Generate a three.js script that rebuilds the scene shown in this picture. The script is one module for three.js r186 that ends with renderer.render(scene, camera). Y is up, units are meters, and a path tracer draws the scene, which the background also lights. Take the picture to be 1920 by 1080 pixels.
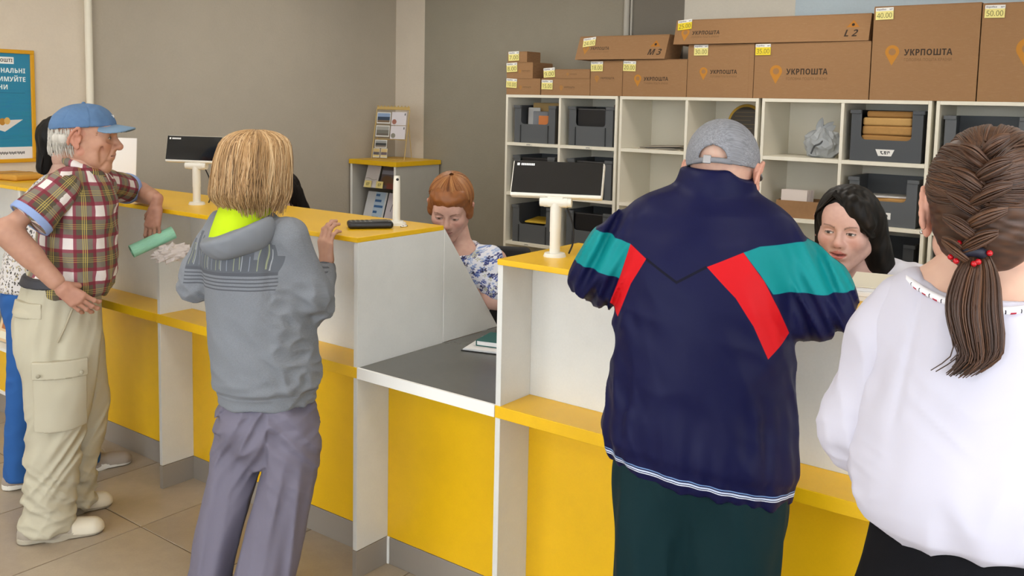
import * as THREE from 'three';
import { RoundedBoxGeometry } from 'three/addons/geometries/RoundedBoxGeometry.js';
import { mergeGeometries } from 'three/addons/utils/BufferGeometryUtils.js';
import { RectAreaLightUniformsLib } from 'three/addons/lights/RectAreaLightUniformsLib.js';
import { createNoise3D } from 'simplex-noise';

// ---------------------------------------------------------------- camera, sky, daylight, exposure
const scene = new THREE.Scene();
const camera = new THREE.PerspectiveCamera(34.6256, 1920 / 1080, 0.05, 80);
camera.position.set(2.2325, 1.724, 2.2194);
camera.rotation.set(-0.09559, 0.64249, 0.02069, 'YXZ');
camera.setViewOffset(1920, 1080, -5, 183.5, 1920, 1080);   // the lens is shifted: the photograph shows the lower part of a taller frame
const renderer = new THREE.WebGLRenderer({ antialias: true });
renderer.toneMapping = THREE.LinearToneMapping;
renderer.toneMappingExposure = 0.67;
renderer.shadowMap.enabled = true;
RectAreaLightUniformsLib.init();
scene.background = new THREE.Color(0.88, 0.94, 1.0);       // bright overcast sky outside the shop windows
scene.backgroundIntensity = 9.0;
const CEILING_LAMP = { color: 0xfffaf2, intensity: 21 };     // LED panels in the ceiling

// ---------------------------------------------------------------- helpers
let seedState = 12345;
const rnd = () => { seedState = (seedState * 1664525 + 1013904223) >>> 0; return seedState / 4294967296; };
const rr = (a, b) => a + (b - a) * rnd();
const noise3 = createNoise3D(() => rnd());
const taken = new Map();
const numbered = (n) => { const k = taken.get(n) ?? 0; taken.set(n, k + 1); return k ? n + '_' + String(k).padStart(3, '0') : n; };
const V = (x, y, z) => new THREE.Vector3(x, y, z);
const col = (c) => new THREE.Color(c);
function thing(name, label, category, [x, y, z] = [0, 0, 0], turn = 0, group) {
  const o = new THREE.Group(); o.name = numbered(name); o.position.set(x, y, z); o.rotation.y = turn;
  o.userData = { label, category }; if (group) o.userData.group = group;
  scene.add(o); return o;
}
function part(name, geo, mat, parent, label) {
  const m = new THREE.Mesh(Array.isArray(geo) ? merge(geo) : geo, mat); m.name = name; m.castShadow = m.receiveShadow = true;
  if (label) m.userData.label = label;
  parent.add(m); return m;
}
function solo(name, geo, mat, label, category, [x, y, z] = [0, 0, 0], turn = 0, group) {
  const m = part(numbered(name), geo, mat, scene); m.position.set(x, y, z); m.rotation.y = turn;
  m.userData = { label, category }; if (group) m.userData.group = group; return m;
}
function struct(name, geo, mat, label) {
  const m = part(numbered(name), geo, mat, scene); m.userData = { kind: 'structure', label: label ?? name.replace(/_/g, ' '), category: 'structure' }; return m;
}
const merge = (list) => { const l = list.map((g) => { let h = g.index ? g.toNonIndexed() : g; for (const k of Object.keys(h.attributes)) if (!['position', 'normal', 'uv'].includes(k)) h.deleteAttribute(k); return h; }); return l.length === 1 ? l[0] : mergeGeometries(l); };
// uv in metres, by the face's main direction
function uvm(g, s = 1) {
  const h = g.index ? g.toNonIndexed() : g, p = h.attributes.position, n = h.attributes.normal, u = new Float32Array(p.count * 2);
  for (let i = 0; i < p.count; i++) {
    const t = Math.floor(i / 3) * 3; let nx = 0, ny = 0, nz = 0;
    for (let k = 0; k < 3; k++) { nx += n.getX(t + k); ny += n.getY(t + k); nz += n.getZ(t + k); }
    nx = Math.abs(nx); ny = Math.abs(ny); nz = Math.abs(nz);
    const a = nx > ny && nx > nz ? [p.getZ(i), p.getY(i)] : ny > nz ? [p.getX(i), p.getZ(i)] : [p.getX(i), p.getY(i)];
    u[2 * i] = a[0] * s; u[2 * i + 1] = a[1] * s;
  }
  h.setAttribute('uv', new THREE.BufferAttribute(u, 2)); return h;
}
// box from corner to corner, edges rounded by r
function bx(x0, x1, y0, y1, z0, z1, r = 0.0015) {
  const w = Math.abs(x1 - x0), h = Math.abs(y1 - y0), d = Math.abs(z1 - z0), q = Math.min(r, w / 2.2, h / 2.2, d / 2.2);
  const g = q > 0 ? new RoundedBoxGeometry(w, h, d, 1, q) : new THREE.BoxGeometry(w, h, d);
  g.translate((x0 + x1) / 2, (y0 + y1) / 2, (z0 + z1) / 2); return uvm(g);
}
const cyl = (r0, r1, h, x, y, z, seg = 24) => new THREE.CylinderGeometry(r0, r1, h, seg).translate(x, y + h / 2, z);
function tube(pts, r, seg = 8, close = false) { const c = new THREE.CatmullRomCurve3(pts.map((p) => V(...p)), close); return new THREE.TubeGeometry(c, Math.max(8, pts.length * 6), r, seg, close); }
function extr(shape, depth, bevel = 0.0015, curve = 10) { return new THREE.ExtrudeGeometry(shape, { depth, bevelEnabled: bevel > 0, bevelThickness: bevel, bevelSize: bevel, bevelSegments: 1, curveSegments: curve }); }
function poly(pts) { const s = new THREE.Shape(); pts.forEach(([x, y], i) => (i ? s.lineTo(x, y) : s.moveTo(x, y))); s.closePath(); return s; }
function canvasTex(w, h, draw) {
  const c = document.createElement('canvas'); c.width = w; c.height = h; const g = c.getContext('2d'); draw(g, w, h);
  const t = new THREE.CanvasTexture(c); t.colorSpace = THREE.SRGBColorSpace; t.magFilter = THREE.LinearFilter; t.wrapS = t.wrapT = THREE.RepeatWrapping; return t;
}
function dataTex(n, f, srgb = false, m = n) {          // f(u, v) -> [r, g, b] 0..1, u and v wrap
  const d = new Uint8Array(n * m * 4);
  for (let j = 0; j < m; j++) for (let i = 0; i < n; i++) { const c = f(i / n, j / m), o = (j * n + i) * 4; for (let k = 0; k < 3; k++) d[o + k] = Math.max(0, Math.min(255, Math.round(c[k] * 255))); d[o + 3] = 255; }
  const t = new THREE.DataTexture(d, n, m); t.wrapS = t.wrapT = THREE.RepeatWrapping; t.magFilter = THREE.LinearFilter; t.minFilter = THREE.LinearMipmapLinearFilter;
  if (srgb) t.colorSpace = THREE.SRGBColorSpace; t.needsUpdate = true; return t;
}
// smooth noise that repeats after 1 in u and v; f cells a side
const lattice = Array.from({ length: 4096 }, () => rnd() * 2 - 1);
const wrapN = (u, v, f, o = 0) => {
  const x = u * f, y = v * f, i = Math.floor(x), j = Math.floor(y), sx = x - i, sy = y - j, a = sx * sx * (3 - 2 * sx), b = sy * sy * (3 - 2 * sy), L = (p, q) => lattice[(((p % f) + f) % f * 61 + ((q % f) + f) % f * 17 + o * 131 + ((p % f) * (q % f)) * 7) & 4095];
  return (L(i, j) * (1 - a) + L(i + 1, j) * a) * (1 - b) + (L(i, j + 1) * (1 - a) + L(i + 1, j + 1) * a) * b;
};
const speckle = dataTex(256, (u, v) => { const k = 0.975 + 0.008 * wrapN(u, v, 5) + 0.008 * wrapN(u, v, 23, 5) + 0.014 * (rnd() - 0.5); return [k, k, k]; }, true);
const mottle = dataTex(256, (u, v) => { const k = 0.95 + 0.025 * wrapN(u, v, 4) + 0.02 * wrapN(u, v, 13, 3) + 0.015 * wrapN(u, v, 37, 5) + 0.03 * (rnd() - 0.5); return [k, k, k]; }, true);
const grain = dataTex(256, (u, v) => { const k = 0.5 + 0.3 * wrapN(u, v, 48) + 0.3 * (rnd() - 0.5); return [k, k, k]; });
const weave = dataTex(128, (u, v) => { const a = Math.sin(u * 2 * Math.PI * 32), b = Math.sin(v * 2 * Math.PI * 32); const k = 0.5 + 0.25 * a * b + 0.2 * (rnd() - 0.5); return [k, k, k]; });
const rep = (t, s) => { const c = t.clone(); c.repeat.set(s, s); c.needsUpdate = true; return c; };
const std = (c, rough = 0.6, o = {}) => new THREE.MeshStandardMaterial({ color: c, roughness: rough, ...o });
const M = {
  yellow: std('#efbd10', 0.34, { map: rep(speckle, 1.3) }),
  white: std('#dcdcd8', 0.45, { map: rep(speckle, 1.1) }),
  whitePlain: std('#efeeea', 0.4),
  cream: std('#e9e3d2', 0.55),
  worktop: new THREE.MeshPhysicalMaterial({ color: '#5f5e59', roughness: 0.22, map: rep(speckle, 2) }),
  steel: std('#a29b92', 0.42, { metalness: 0.35, bumpMap: rep(grain, 3), bumpScale: 0.0003 }),
  grout: std('#76664f', 0.9),
  plastic: std('#e4e1d6', 0.4),
  bin: std('#56595c', 0.5),
  binDark: std('#2b2d2f', 0.55),
  black: std('#17171a', 0.38),
  blackMatte: std('#1d1d20', 0.75),
  card: std('#9d7650', 0.85, { map: rep(mottle, 2.2), bumpMap: rep(grain, 4), bumpScale: 0.0004 }),
  kraft: std('#b98b4e', 0.8, { map: rep(mottle, 5) }),
  paper: std('#e9e7e6', 0.8),
  chrome: std('#c9c9c9', 0.2, { metalness: 1 }),
  acrylic: new THREE.MeshPhysicalMaterial({ color: '#ffffff', transmission: 1, thickness: 0, roughness: 0.05, ior: 1.49 }),
};
// ---------------------------------------------------------------- the room
const XL = -3.26, XR = 4.3, ZB = -3.42, ZF = 4.9, CH = 3.0;
const A = -1.342, B = -0.124, C = 0.513, TH = 0.02, LT = 0.78, LB = 0.741, KH = 0.105, ZP = -0.155, ZT = -0.451, TB = 1.224, H = 1.242;
{
  const wallTex = (t) => ({ map: rep(speckle, 0.55), bumpMap: rep(grain, 2.5), bumpScale: 0.0006, ...t });
  const beige = std('#ded2c0', 0.9, wallTex()), grey = std('#b9b0a0', 0.9, wallTex()), dark = std('#9c9585', 0.9, wallTex()), white = std('#dcd6c8', 0.9, wallTex()), blue = std('#c3d2da', 0.9, wallTex());
  // floor: a bed of grout with tiles laid on it
  const floor = struct('floor', bx(XL - 0.2, XR + 0.2, -0.2, -0.003, ZB - 0.2, ZF + 0.2, 0), M.grout, 'beige ceramic tiled floor');
  const P = 0.54, tileMats = [0, 1, 2, 3].map((k) => std(['#afa08b', '#ac9c87', '#b2a38e', '#aa9b87'][k], 0.34, { map: rep(mottle, 0.9 + 0.13 * k) }));
  const tg = bx(-P / 2 + 0.003, P / 2 - 0.003, -0.012, 0, -P / 2 + 0.003, P / 2 - 0.003, 0.0015);
  let k = 0;
  for (let i = -5; i <= 10; i++) for (let j = -7; j <= 9; j++) {
    const x = -1.07 + P / 2 + i * P, z = 0.257 + P / 2 + j * P;
    if (x - P / 2 < XL - 0.3 || x + P / 2 > XR + 0.3 || z - P / 2 < ZB - 0.3 || z + P / 2 > ZF + 0.3) continue;
    const m = part(k ? 'tile_' + String(k).padStart(3, '0') : 'tile', tg, tileMats[(i * 7 + j * 3 + 100) % 4], floor); m.position.set(x, 0, z); m.rotation.y = ((i + j) & 1) * Math.PI; k++;
  }
  struct('ceiling', bx(XL - 0.2, XR + 0.2, CH, CH + 0.2, ZB - 0.2, ZF + 0.2, 0), std('#dddad2', 0.9), 'white ceiling');
  const wl = struct('wall_left', bx(XL - 0.2, XL, 0, CH, -0.745, ZF, 0), beige, 'warm beige wall with the poster');
  part('grey_section', bx(XL - 0.2, XL, 0, CH, ZB - 0.2, -0.745, 0), grey, wl);
  const wb = struct('wall_back', bx(XL, -2.93, 0, CH, ZB - 0.2, ZB, 0), beige, 'back wall painted beige, grey, white and pale blue');
  part('dark_section', bx(-1.0, -0.61, 0, CH, ZB - 0.2, ZB + 0.006, 0), std('#7d776c', 0.9, wallTex()), wb);
  part('grey_section', bx(-2.93, -1.0, 0, CH, ZB - 0.2, ZB + 0.006, 0), dark, wb);
  part('white_section', bx(-0.61, 0.14, 0, CH, ZB - 0.2, ZB + 0.004, 0), white, wb);
  part('blue_section', bx(0.14, XR + 0.2, 0, CH, ZB - 0.2, ZB + 0.002, 0), blue, wb);
  struct('wall_right', [bx(XR, XR + 0.2, 0, 0.6, ZB, ZF, 0), bx(XR, XR + 0.2, 2.7, CH, ZB, ZF, 0), bx(XR, XR + 0.2, 0.6, 2.7, ZB, 0.2, 0), bx(XR, XR + 0.2, 0.6, 2.7, 4.3, ZF, 0)], beige, 'beige wall with a wide window');
  { const fm = std('#e8e8e6', 0.4), a = XR + 0.06, b = XR + 0.14, w = struct('window_4', [bx(a, b, 0.6, 2.7, 0.2, 0.26), bx(a, b, 0.6, 2.7, 4.24, 4.3), bx(a, b, 0.6, 0.66, 0.26, 4.24), bx(a, b, 2.64, 2.7, 0.26, 4.24), bx(a, b, 0.66, 2.64, 2.22, 2.28)], fm, 'wide side window frame'); for (const [p, q] of [[0.25, 2.23], [2.27, 4.25]]) part('pane', bx(XR + 0.097, XR + 0.103, 0.65, 2.65, p, q, 0), M.acrylic, w); }
  // street side: shop windows in a low wall with piers
  const wins = [[-2.9, -0.75], [-0.45, 1.75], [2.05, 4.0]], S0 = 0.45, S1 = 2.72, g = [bx(XL - 0.2, XR + 0.2, 0, S0, ZF, ZF + 0.2, 0), bx(XL - 0.2, XR + 0.2, S1, CH, ZF, ZF + 0.2, 0)];
  let px = XL - 0.2;
  for (const [a, b] of [...wins, [XR + 0.2, 0]]) { g.push(bx(px, a, S0, S1, ZF, ZF + 0.2, 0)); px = b; }
  struct('wall_front', g, white, 'street wall with large shop windows');
  const frameM = std('#e8e8e6', 0.4);
  wins.forEach(([a, b], i) => {
    const w = struct('window_' + (i + 1), [bx(a, a + 0.06, S0, S1, ZF + 0.06, ZF + 0.14), bx(b - 0.06, b, S0, S1, ZF + 0.06, ZF + 0.14), bx(a, b, S0, S0 + 0.06, ZF + 0.06, ZF + 0.14), bx(a, b, S1 - 0.06, S1, ZF + 0.06, ZF + 0.14), bx((a + b) / 2 - 0.03, (a + b) / 2 + 0.03, S0, S1, ZF + 0.06, ZF + 0.14)], frameM, 'shop window frame');
    for (const q of [0, 1]) { const c = a + (b - a) * (q ? 0.75 : 0.25); part('pane', bx(c - (b - a) / 4 + 0.04, c + (b - a) / 4 - 0.04, S0 + 0.05, S1 - 0.05, ZF + 0.097, ZF + 0.103, 0), M.acrylic, w); }
  });
  // pavement outside, so that the windows look out on something
  struct('ground', [bx(-14, 18, -0.4, -0.2, ZF + 0.2, 20, 0), bx(XR + 0.2, 18, -0.4, -0.2, -8, ZF + 0.2, 0)], std('#9d9a94', 0.9), 'street pavement');
  // white pipes on the walls
  struct('trim_1', cyl(0.022, 0.022, CH - 1.0, XL + 0.024, 1.0, -0.75, 16), M.cream, 'white heating pipe on the beige wall');
  struct('trim_2', [cyl(0.02, 0.02, CH, -1.035, 0, ZB + 0.028, 16), bx(-1.012, -0.998, 0, CH, ZB + 0.007, ZB + 0.02)], std('#bab6ab', 0.8), 'pipe painted grey like the wall behind');
  // ceiling lamps, out of the picture above
  const lampFrame = std('#efefef', 0.5), glow = new THREE.MeshStandardMaterial({ color: '#ffffff', emissive: '#fff4e4', emissiveIntensity: 2.5 });
  for (const [x, z] of [[-1.9, -1.9], [0.3, -1.9], [2.6, -1.9], [-1.9, 0.9], [0.3, 0.9], [2.6, 0.9], [-0.8, 3.2], [1.8, 3.2]]) {
    const t = thing('ceiling_lamp', 'square white LED panel fixed to the ceiling', 'lamp', [x, CH, z], 0, 'ceiling panels above the hall');
    part('frame', [bx(-0.31, 0.31, -0.03, 0, -0.31, -0.29), bx(-0.31, 0.31, -0.03, 0, 0.29, 0.31), bx(-0.31, -0.29, -0.03, 0, -0.29, 0.29), bx(0.29, 0.31, -0.03, 0, -0.29, 0.29)], lampFrame, t);
    part('diffuser', bx(-0.29, 0.29, -0.022, -0.004, -0.29, 0.29), glow, t);
    const l = new THREE.RectAreaLight(CEILING_LAMP.color, CEILING_LAMP.intensity, 0.57, 0.57); l.position.set(0, -0.035, 0); l.rotation.x = -Math.PI / 2; t.add(l);
  }
}

// ---------------------------------------------------------------- the service counter
{
  // side panel with its steel foot, standing at x0..x0 + TH
  const side = (t, x0, label) => { part('side_panel', bx(x0, x0 + TH, KH, TB, ZT, 0), M.white, t, label); part('kickplate', bx(x0 - 0.0006, x0 + TH + 0.0006, 0, KH - 0.002, ZT, 0.0006, 0.001), M.steel, t); };
  const low = (t, x0, x1) => { part('front_panel', bx(x0, x1, KH, LB, ZP - 0.018, ZP), M.yellow, t, 'yellow lower front panel'); part('kickplate', bx(x0, x1, 0, KH - 0.002, ZP - 0.016, ZP + 0.001, 0.001), M.steel, t); };
  const tall = (label, x0, x1, sides) => {
    const t = thing('service_counter', label, 'counter');
    for (const s of sides) side(t, s);
    const a = sides.includes(x0) ? x0 + TH : x0, b = sides.some((s) => Math.abs(s + TH - x1) < 1e-6) ? x1 - TH : x1;
    low(t, a, b);
    part('upper_panel', bx(a, b, LT, TB, ZP - 0.018, ZP), M.white, t, 'white upper front panel');
    part('ledge', bx(x0 + 0.001, x1 - 0.001, LB, LT, ZP - 0.02, 0.004, 0.002), M.yellow, t, 'narrow yellow ledge');
    part('top', bx(x0, x1, TB, H, ZT, 0.004, 0.002), M.yellow, t, 'yellow top');
    return t;
  };
  tall('yellow and white tall counter where the old man rests his arm', -2.575, A - 0.001, [-2.575]);
  tall('yellow and white tall counter behind the woman in the grey hoodie', A, B + TH, [A, B]);
  tall('yellow and white tall counter that the man in the tracksuit leans on', C, 3.4, [C, 3.38]);
  // display unit at the far left
  const d = thing('display_counter', 'yellow topped counter with leaflet niche beside the beige wall', 'counter');
  part('side_panel', bx(-3.25, -3.23, 0, TB, ZT, 0), M.white, d); part('back_panel', bx(-3.23, -2.578, 0.33, TB, ZP - 0.018, ZP), M.white, d);
  part('top', bx(-3.25, -2.578, TB, H, ZT, 0.004, 0.002), M.yellow, d); part('shelf', bx(-3.23, -2.578, 0.345, 0.363, ZP, -0.005), M.whitePlain, d);
  part('front_panel', bx(-3.23, -2.578, 0.125, 0.345, -0.03, -0.012), M.yellow, d); part('shelf', bx(-3.23, -2.578, 0.107, 0.125, ZP, -0.005), M.whitePlain, d);
  part('kickplate', bx(-3.23, -2.578, 0, 0.106, -0.03, -0.012), M.steel, d);
  for (let i = 0; i < 3; i++) {
    const tex = canvasTex(128, 180, (g, w, h) => { g.fillStyle = ['#ecd58a', '#e5c9a0', '#dfe3e0'][i]; g.fillRect(0, 0, w, h); g.fillStyle = '#d99a2b'; g.fillRect(10, 14, 108, 40); g.fillStyle = '#b36d3d'; g.fillRect(22, 70, 84, 50); g.fillStyle = '#efe9d2'; g.fillRect(14, 132, 100, 34); });
    const l = solo('leaflet', new THREE.BoxGeometry(0.15, 0.2, 0.004).rotateX(-0.25).translate(0, 0.1, 0), std('#ffffff', 0.5, { map: tex }), ['yellow printed leaflet standing in counter niche beside the wall', 'orange printed leaflet in the middle of the counter niche', 'pale printed leaflet in counter niche next to the tall counter'][i], 'leaflet', [-3.12 + i * 0.2, 0.365, -0.085], 0, 'leaflets in the counter niche');
  }
  // pass-through between the tall counters: a low desk
  const p = thing('low_counter', 'low counter with grey worktop and yellow front between tall counters', 'counter');
  part('front_panel', bx(B + TH + 0.001, C - 0.001, KH, LB, ZP - 0.018, ZP), M.yellow, p); part('kickplate', bx(B + TH + 0.012, C - 0.001, 0, KH - 0.002, ZP - 0.016, ZP + 0.001), M.steel, p);
  part('corner_strip', bx(B + TH + 0.001, B + TH + 0.011, 0, KH, ZP - 0.016, ZP + 0.004), M.whitePlain, p, 'white corner strip');
  part('worktop', bx(B + TH + 0.001, C - 0.001, LB + 0.003, LT, -0.80, -0.003), M.worktop, p, 'dark grey glossy worktop');
  part('edge_band', bx(B + TH + 0.001, C - 0.001, LB, LT + 0.0006, -0.006, 0.004, 0.001), M.whitePlain, p, 'white front edge');
  // slanted screens behind the tall tops
  for (const [x, lab] of [[B, 'white slanted side screen in front of the red-haired clerk'], [C, 'white slanted side screen behind the yellow top with the pole display']]) {
    const s = poly([[0, LT + 0.001], [0.345, LT + 0.001], [0.0, TB + 0.004]]), g = extr(s, TH - 0.003, 0.0015); g.rotateY(Math.PI / 2); // local x becomes -z
    const w = thing('side_screen', lab, 'screen panel', [x + 0.0015, 0, ZT - 0.006]); part('panel', uvm(g), M.white, w); part('edge_strip', bx(0.006, TH - 0.0005, LT + 0.001, TB, 0.0006, 0.0035, 0.0005), M.whitePlain, w);
  }
}
// ---------------------------------------------------------------- things on the counter
const gripGroup = 'customer displays on poles';
function poleDisplay(x, z, turn, tilt, lab) {
  const t = thing('customer_display', lab, 'display', [x, H, z], turn, gripGroup);
  part('base', [cyl(0.034, 0.036, 0.006, 0, 0, 0, 32), cyl(0.032, 0.034, 0.005, 0, 0.006, 0, 32)], M.plastic, t);
  part('pole', [cyl(0.0165, 0.0165, 0.07, 0, 0.01, 0), cyl(0.0175, 0.0175, 0.09, 0, 0.078, 0)], M.plastic, t);
  const hg = new THREE.CylinderGeometry(0.017, 0.017, 0.075, 20).rotateZ(Math.PI / 2).translate(0, 0.172, 0);
  part('hinge', [hg, bx(-0.026, 0.026, 0.158, 0.19, -0.014, 0.014, 0.004), new THREE.CylinderGeometry(0.0155, 0.0155, 0.1, 20).rotateZ(Math.PI / 2).translate(0, 0.172, 0)], M.plastic, t);
  const head = part('screen_housing', new RoundedBoxGeometry(0.292, 0.118, 0.026, 2, 0.006).translate(0, 0.059, 0), M.plastic, t); head.position.set(0, 0.184, 0.004); head.rotation.x = tilt;
  const tex = canvasTex(512, 200, (g, w, h) => { g.fillStyle = '#111216'; g.fillRect(0, 0, w, h); g.fillStyle = '#e8e8ea'; g.fillRect(18, 14, 15, 16); for (let i = 0; i < 8; i++) { g.fillRect(42 + i * 10, 15, 8, 14); g.clearRect(0, 0, 0, 0); } });
  part('screen', new RoundedBoxGeometry(0.284, 0.106, 0.004, 1, 0.001).translate(0, 0.063, 0.013), new THREE.MeshPhysicalMaterial({ map: tex, roughness: 0.12, clearcoat: 0.6, clearcoatRoughness: 0.05 }), head, 'glossy black screen');
  part('cable', tube([[0.03, 0.16, -0.02], [0.05, 0.1, -0.03], [0.052, 0.04, -0.03], [0.04, 0.006, -0.03]], 0.0028), M.blackMatte, t);
  return t;
}
poleDisplay(-1.325, -0.19, 0.42, -0.2, 'black customer display on white pole between the old man and blonde woman');
poleDisplay(0.614, -0.16, 0.42, -0.42, 'black customer display on white pole beside the tracksuit man');
{
  // payment terminal
  const t = thing('payment_terminal', 'black handheld payment terminal lying on the yellow counter top', 'terminal', [-0.255, H, -0.205], 0.9);
  const b = new RoundedBoxGeometry(0.168, 0.026, 0.075, 3, 0.011).translate(0, 0.014, 0); part('body', b, M.black, t);
  part('screen', new RoundedBoxGeometry(0.06, 0.002, 0.055, 1, 0.0008).translate(0.035, 0.0275, 0), std('#3c4044', 0.15), t); 
  const kg = new RoundedBoxGeometry(0.011, 0.004, 0.013, 1, 0.0015);
  for (let i = 0; i < 4; i++) for (let j = 0; j < 3; j++) { const k = part('key', kg, M.blackMatte, t); k.position.set(-0.062 + i * 0.017, 0.0255, -0.02 + j * 0.02); }
  // slim pole without a head
  const p = thing('pole_stand', 'pale plastic pole on round foot near counter corner', 'pole', [-0.245, H, -0.335], 0.6);
  part('base', [cyl(0.036, 0.04, 0.01, 0, 0, 0, 32), cyl(0.026, 0.03, 0.006, 0, 0.01, 0, 32)], M.plastic, p); part('pole', cyl(0.0135, 0.0145, 0.145, 0, 0.014, 0), M.plastic, p); part('cap', [cyl(0.0115, 0.0135, 0.03, 0, 0.159, 0)], M.plastic, p); part('lens', new THREE.SphereGeometry(0.006, 10, 8).translate(0.004, 0.176, 0.009), M.black, p);
  part('cable', tube([[0.02, 0.004, 0.02], [0.05, 0.003, 0.045], [0.03, 0.003, 0.075]], 0.0025), M.chrome, p);
  // white board behind the old man
  const s = thing('sign_holder', 'white upright sheet in stand on the counter behind the old man', 'sign holder', [-2.12, H, -0.3], 0.5);
  part('sheet', new RoundedBoxGeometry(0.16, 0.255, 0.006, 1, 0.002).rotateX(-0.08).translate(0, 0.133, 0), M.paper, s); part('foot', bx(-0.08, 0.08, 0, 0.012, -0.035, 0.03, 0.004), M.plastic, s);
  // flat yellow parcel on the far left of the top
  const q = thing('padded_parcel', 'flat ochre parcel lying on counter under the poster', 'parcel', [-3.03, H, -0.2], 0.15);
  part('body', new RoundedBoxGeometry(0.3, 0.034, 0.2, 3, 0.014).translate(0, 0.017, 0), std('#d09a3c', 0.75, { map: rep(speckle, 4) }), q); part('tape', bx(-0.02, 0.02, 0.0335, 0.0352, -0.095, 0.095, 0.0005), M.kraft, q);
  // paper and book on the low desk
  const bk = thing('closed_book', 'teal covered book on papers on the grey worktop', 'book', [0.13, LT + 0.0125, -0.56], 0.25);
  part('cover', [bx(-0.1, 0.1, 0, 0.003, -0.07, 0.07), bx(-0.1, 0.1, 0.019, 0.022, -0.07, 0.07), bx(-0.1, -0.097, 0, 0.022, -0.07, 0.07)], std('#1c5f5a', 0.5), bk); part('pages', bx(-0.096, 0.097, 0.003, 0.019, -0.067, 0.067, 0.0005), M.paper, bk);
  const pp = thing('paper_stack', 'stack of white papers with dark edge under the teal book', 'paper', [0.13, LT + 0.0005, -0.55], 0.3);
  part('tray', bx(-0.14, 0.14, 0, 0.003, -0.105, 0.105), M.black, pp); part('sheets', [bx(-0.135, 0.135, 0.003, 0.007, -0.1, 0.1, 0.0005), bx(-0.13, 0.137, 0.007, 0.011, -0.097, 0.102, 0.0005)], M.paper, pp);
  // documents lying on the right counter
  const dc = thing('document_stack', 'pale documents stacked on counter between tracksuit man and girl', 'paper', [1.66, H, -0.27], 0.2);
  part('sheets', [bx(-0.15, 0.15, 0, 0.012, -0.11, 0.11), bx(-0.14, 0.155, 0.012, 0.024, -0.105, 0.112), bx(-0.15, 0.145, 0.024, 0.034, -0.11, 0.1)], M.paper, dc); part('folder', bx(-0.155, 0.15, 0.034, 0.037, -0.115, 0.105), std('#dcd6c4', 0.7), dc);
}
// ---------------------------------------------------------------- poster on the beige wall
{
  const t = thing('poster', 'blue poster in yellow frame on the beige wall', 'poster', [XL + 0.002, 1.315, -0.2], Math.PI / 2);
  const W = 0.45, Hh = 0.645, f = 0.022, tex = canvasTex(512, 740, (g, w, h) => {
    const k = w / 0.41; g.fillStyle = '#2a84a8'; g.fillRect(0, 0, w, h);
    for (let i = 0; i < 260; i++) { g.fillStyle = `rgba(${20 + 40 * rnd()},${100 + 50 * rnd()},${140 + 50 * rnd()},0.12)`; g.fillRect(rnd() * w, 250 + rnd() * 380, 40 + 160 * rnd(), 3 + 12 * rnd()); }
    g.fillStyle = '#eef0ee'; g.fillRect(w - 300, 26, 186, 48); g.fillStyle = '#333'; g.font = 'bold 32px sans-serif'; g.textAlign = 'right'; g.fillText('УКРПОШТІ', w - 122, 61);
    g.fillStyle = '#e9f2f2'; g.font = 'bold 46px sans-serif'; g.fillText('КОМУНАЛЬНІ', w - 34, 136); g.fillText('ПІДТРИМУЙТЕ', w - 32, 196); g.fillText('УКРАЇНИ', w - 158, 252);
    g.strokeStyle = '#14526b'; g.lineWidth = 2; g.beginPath(); g.moveTo(0, 276); g.lineTo(w - 40, 276); g.stroke();
    g.fillStyle = '#ddd8d2'; g.beginPath(); g.moveTo(60, 640); g.lineTo(250, 470); g.lineTo(w - 60, 462); g.lineTo(w - 190, 548); g.lineTo(w - 230, 536); g.closePath(); g.fill();
    for (let i = 0; i < 6; i++) { g.fillStyle = ['#c99a48', '#b8822f', '#d9ae62'][i % 3]; g.beginPath(); g.ellipse(170 + i * 34, 478 - (i % 2) * 6, 21, 25, 0, 0, 7); g.fill(); }
    g.fillStyle = '#e8e6e6'; g.fillRect(0, h - 84, w, 84); g.fillStyle = '#39393d'; for (const [a, b] of [[0, 12], [18, 40], [66, 50], [124, 46]]) { for (let k = 0; k < b; k += 9) g.fillRect(w - 232 + a + k, h - 52 + ((k * 7) % 5), 6, 15 + ((k * 3) % 6)); } g.textAlign = 'left';
  });
  part('print', bx(-W / 2 + f, W / 2 - f, f, Hh - f, 0, 0.006, 0), std('#ffffff', 0.35), t);
  const pg = new THREE.PlaneGeometry(W - 2 * f, Hh - 2 * f).translate(0, Hh / 2, 0.0065); part('sheet', pg, std('#ffffff', 0.3, { map: tex }), t);
  part('frame', [bx(-W / 2, W / 2, 0, f, 0, 0.016, 0.003), bx(-W / 2, W / 2, Hh - f, Hh, 0, 0.016, 0.003), bx(-W / 2, -W / 2 + f, f, Hh - f, 0, 0.016, 0.003), bx(W / 2 - f, W / 2, f, Hh - f, 0, 0.016, 0.003)], std('#d79d0e', 0.45), t, 'yellow frame');
}
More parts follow.
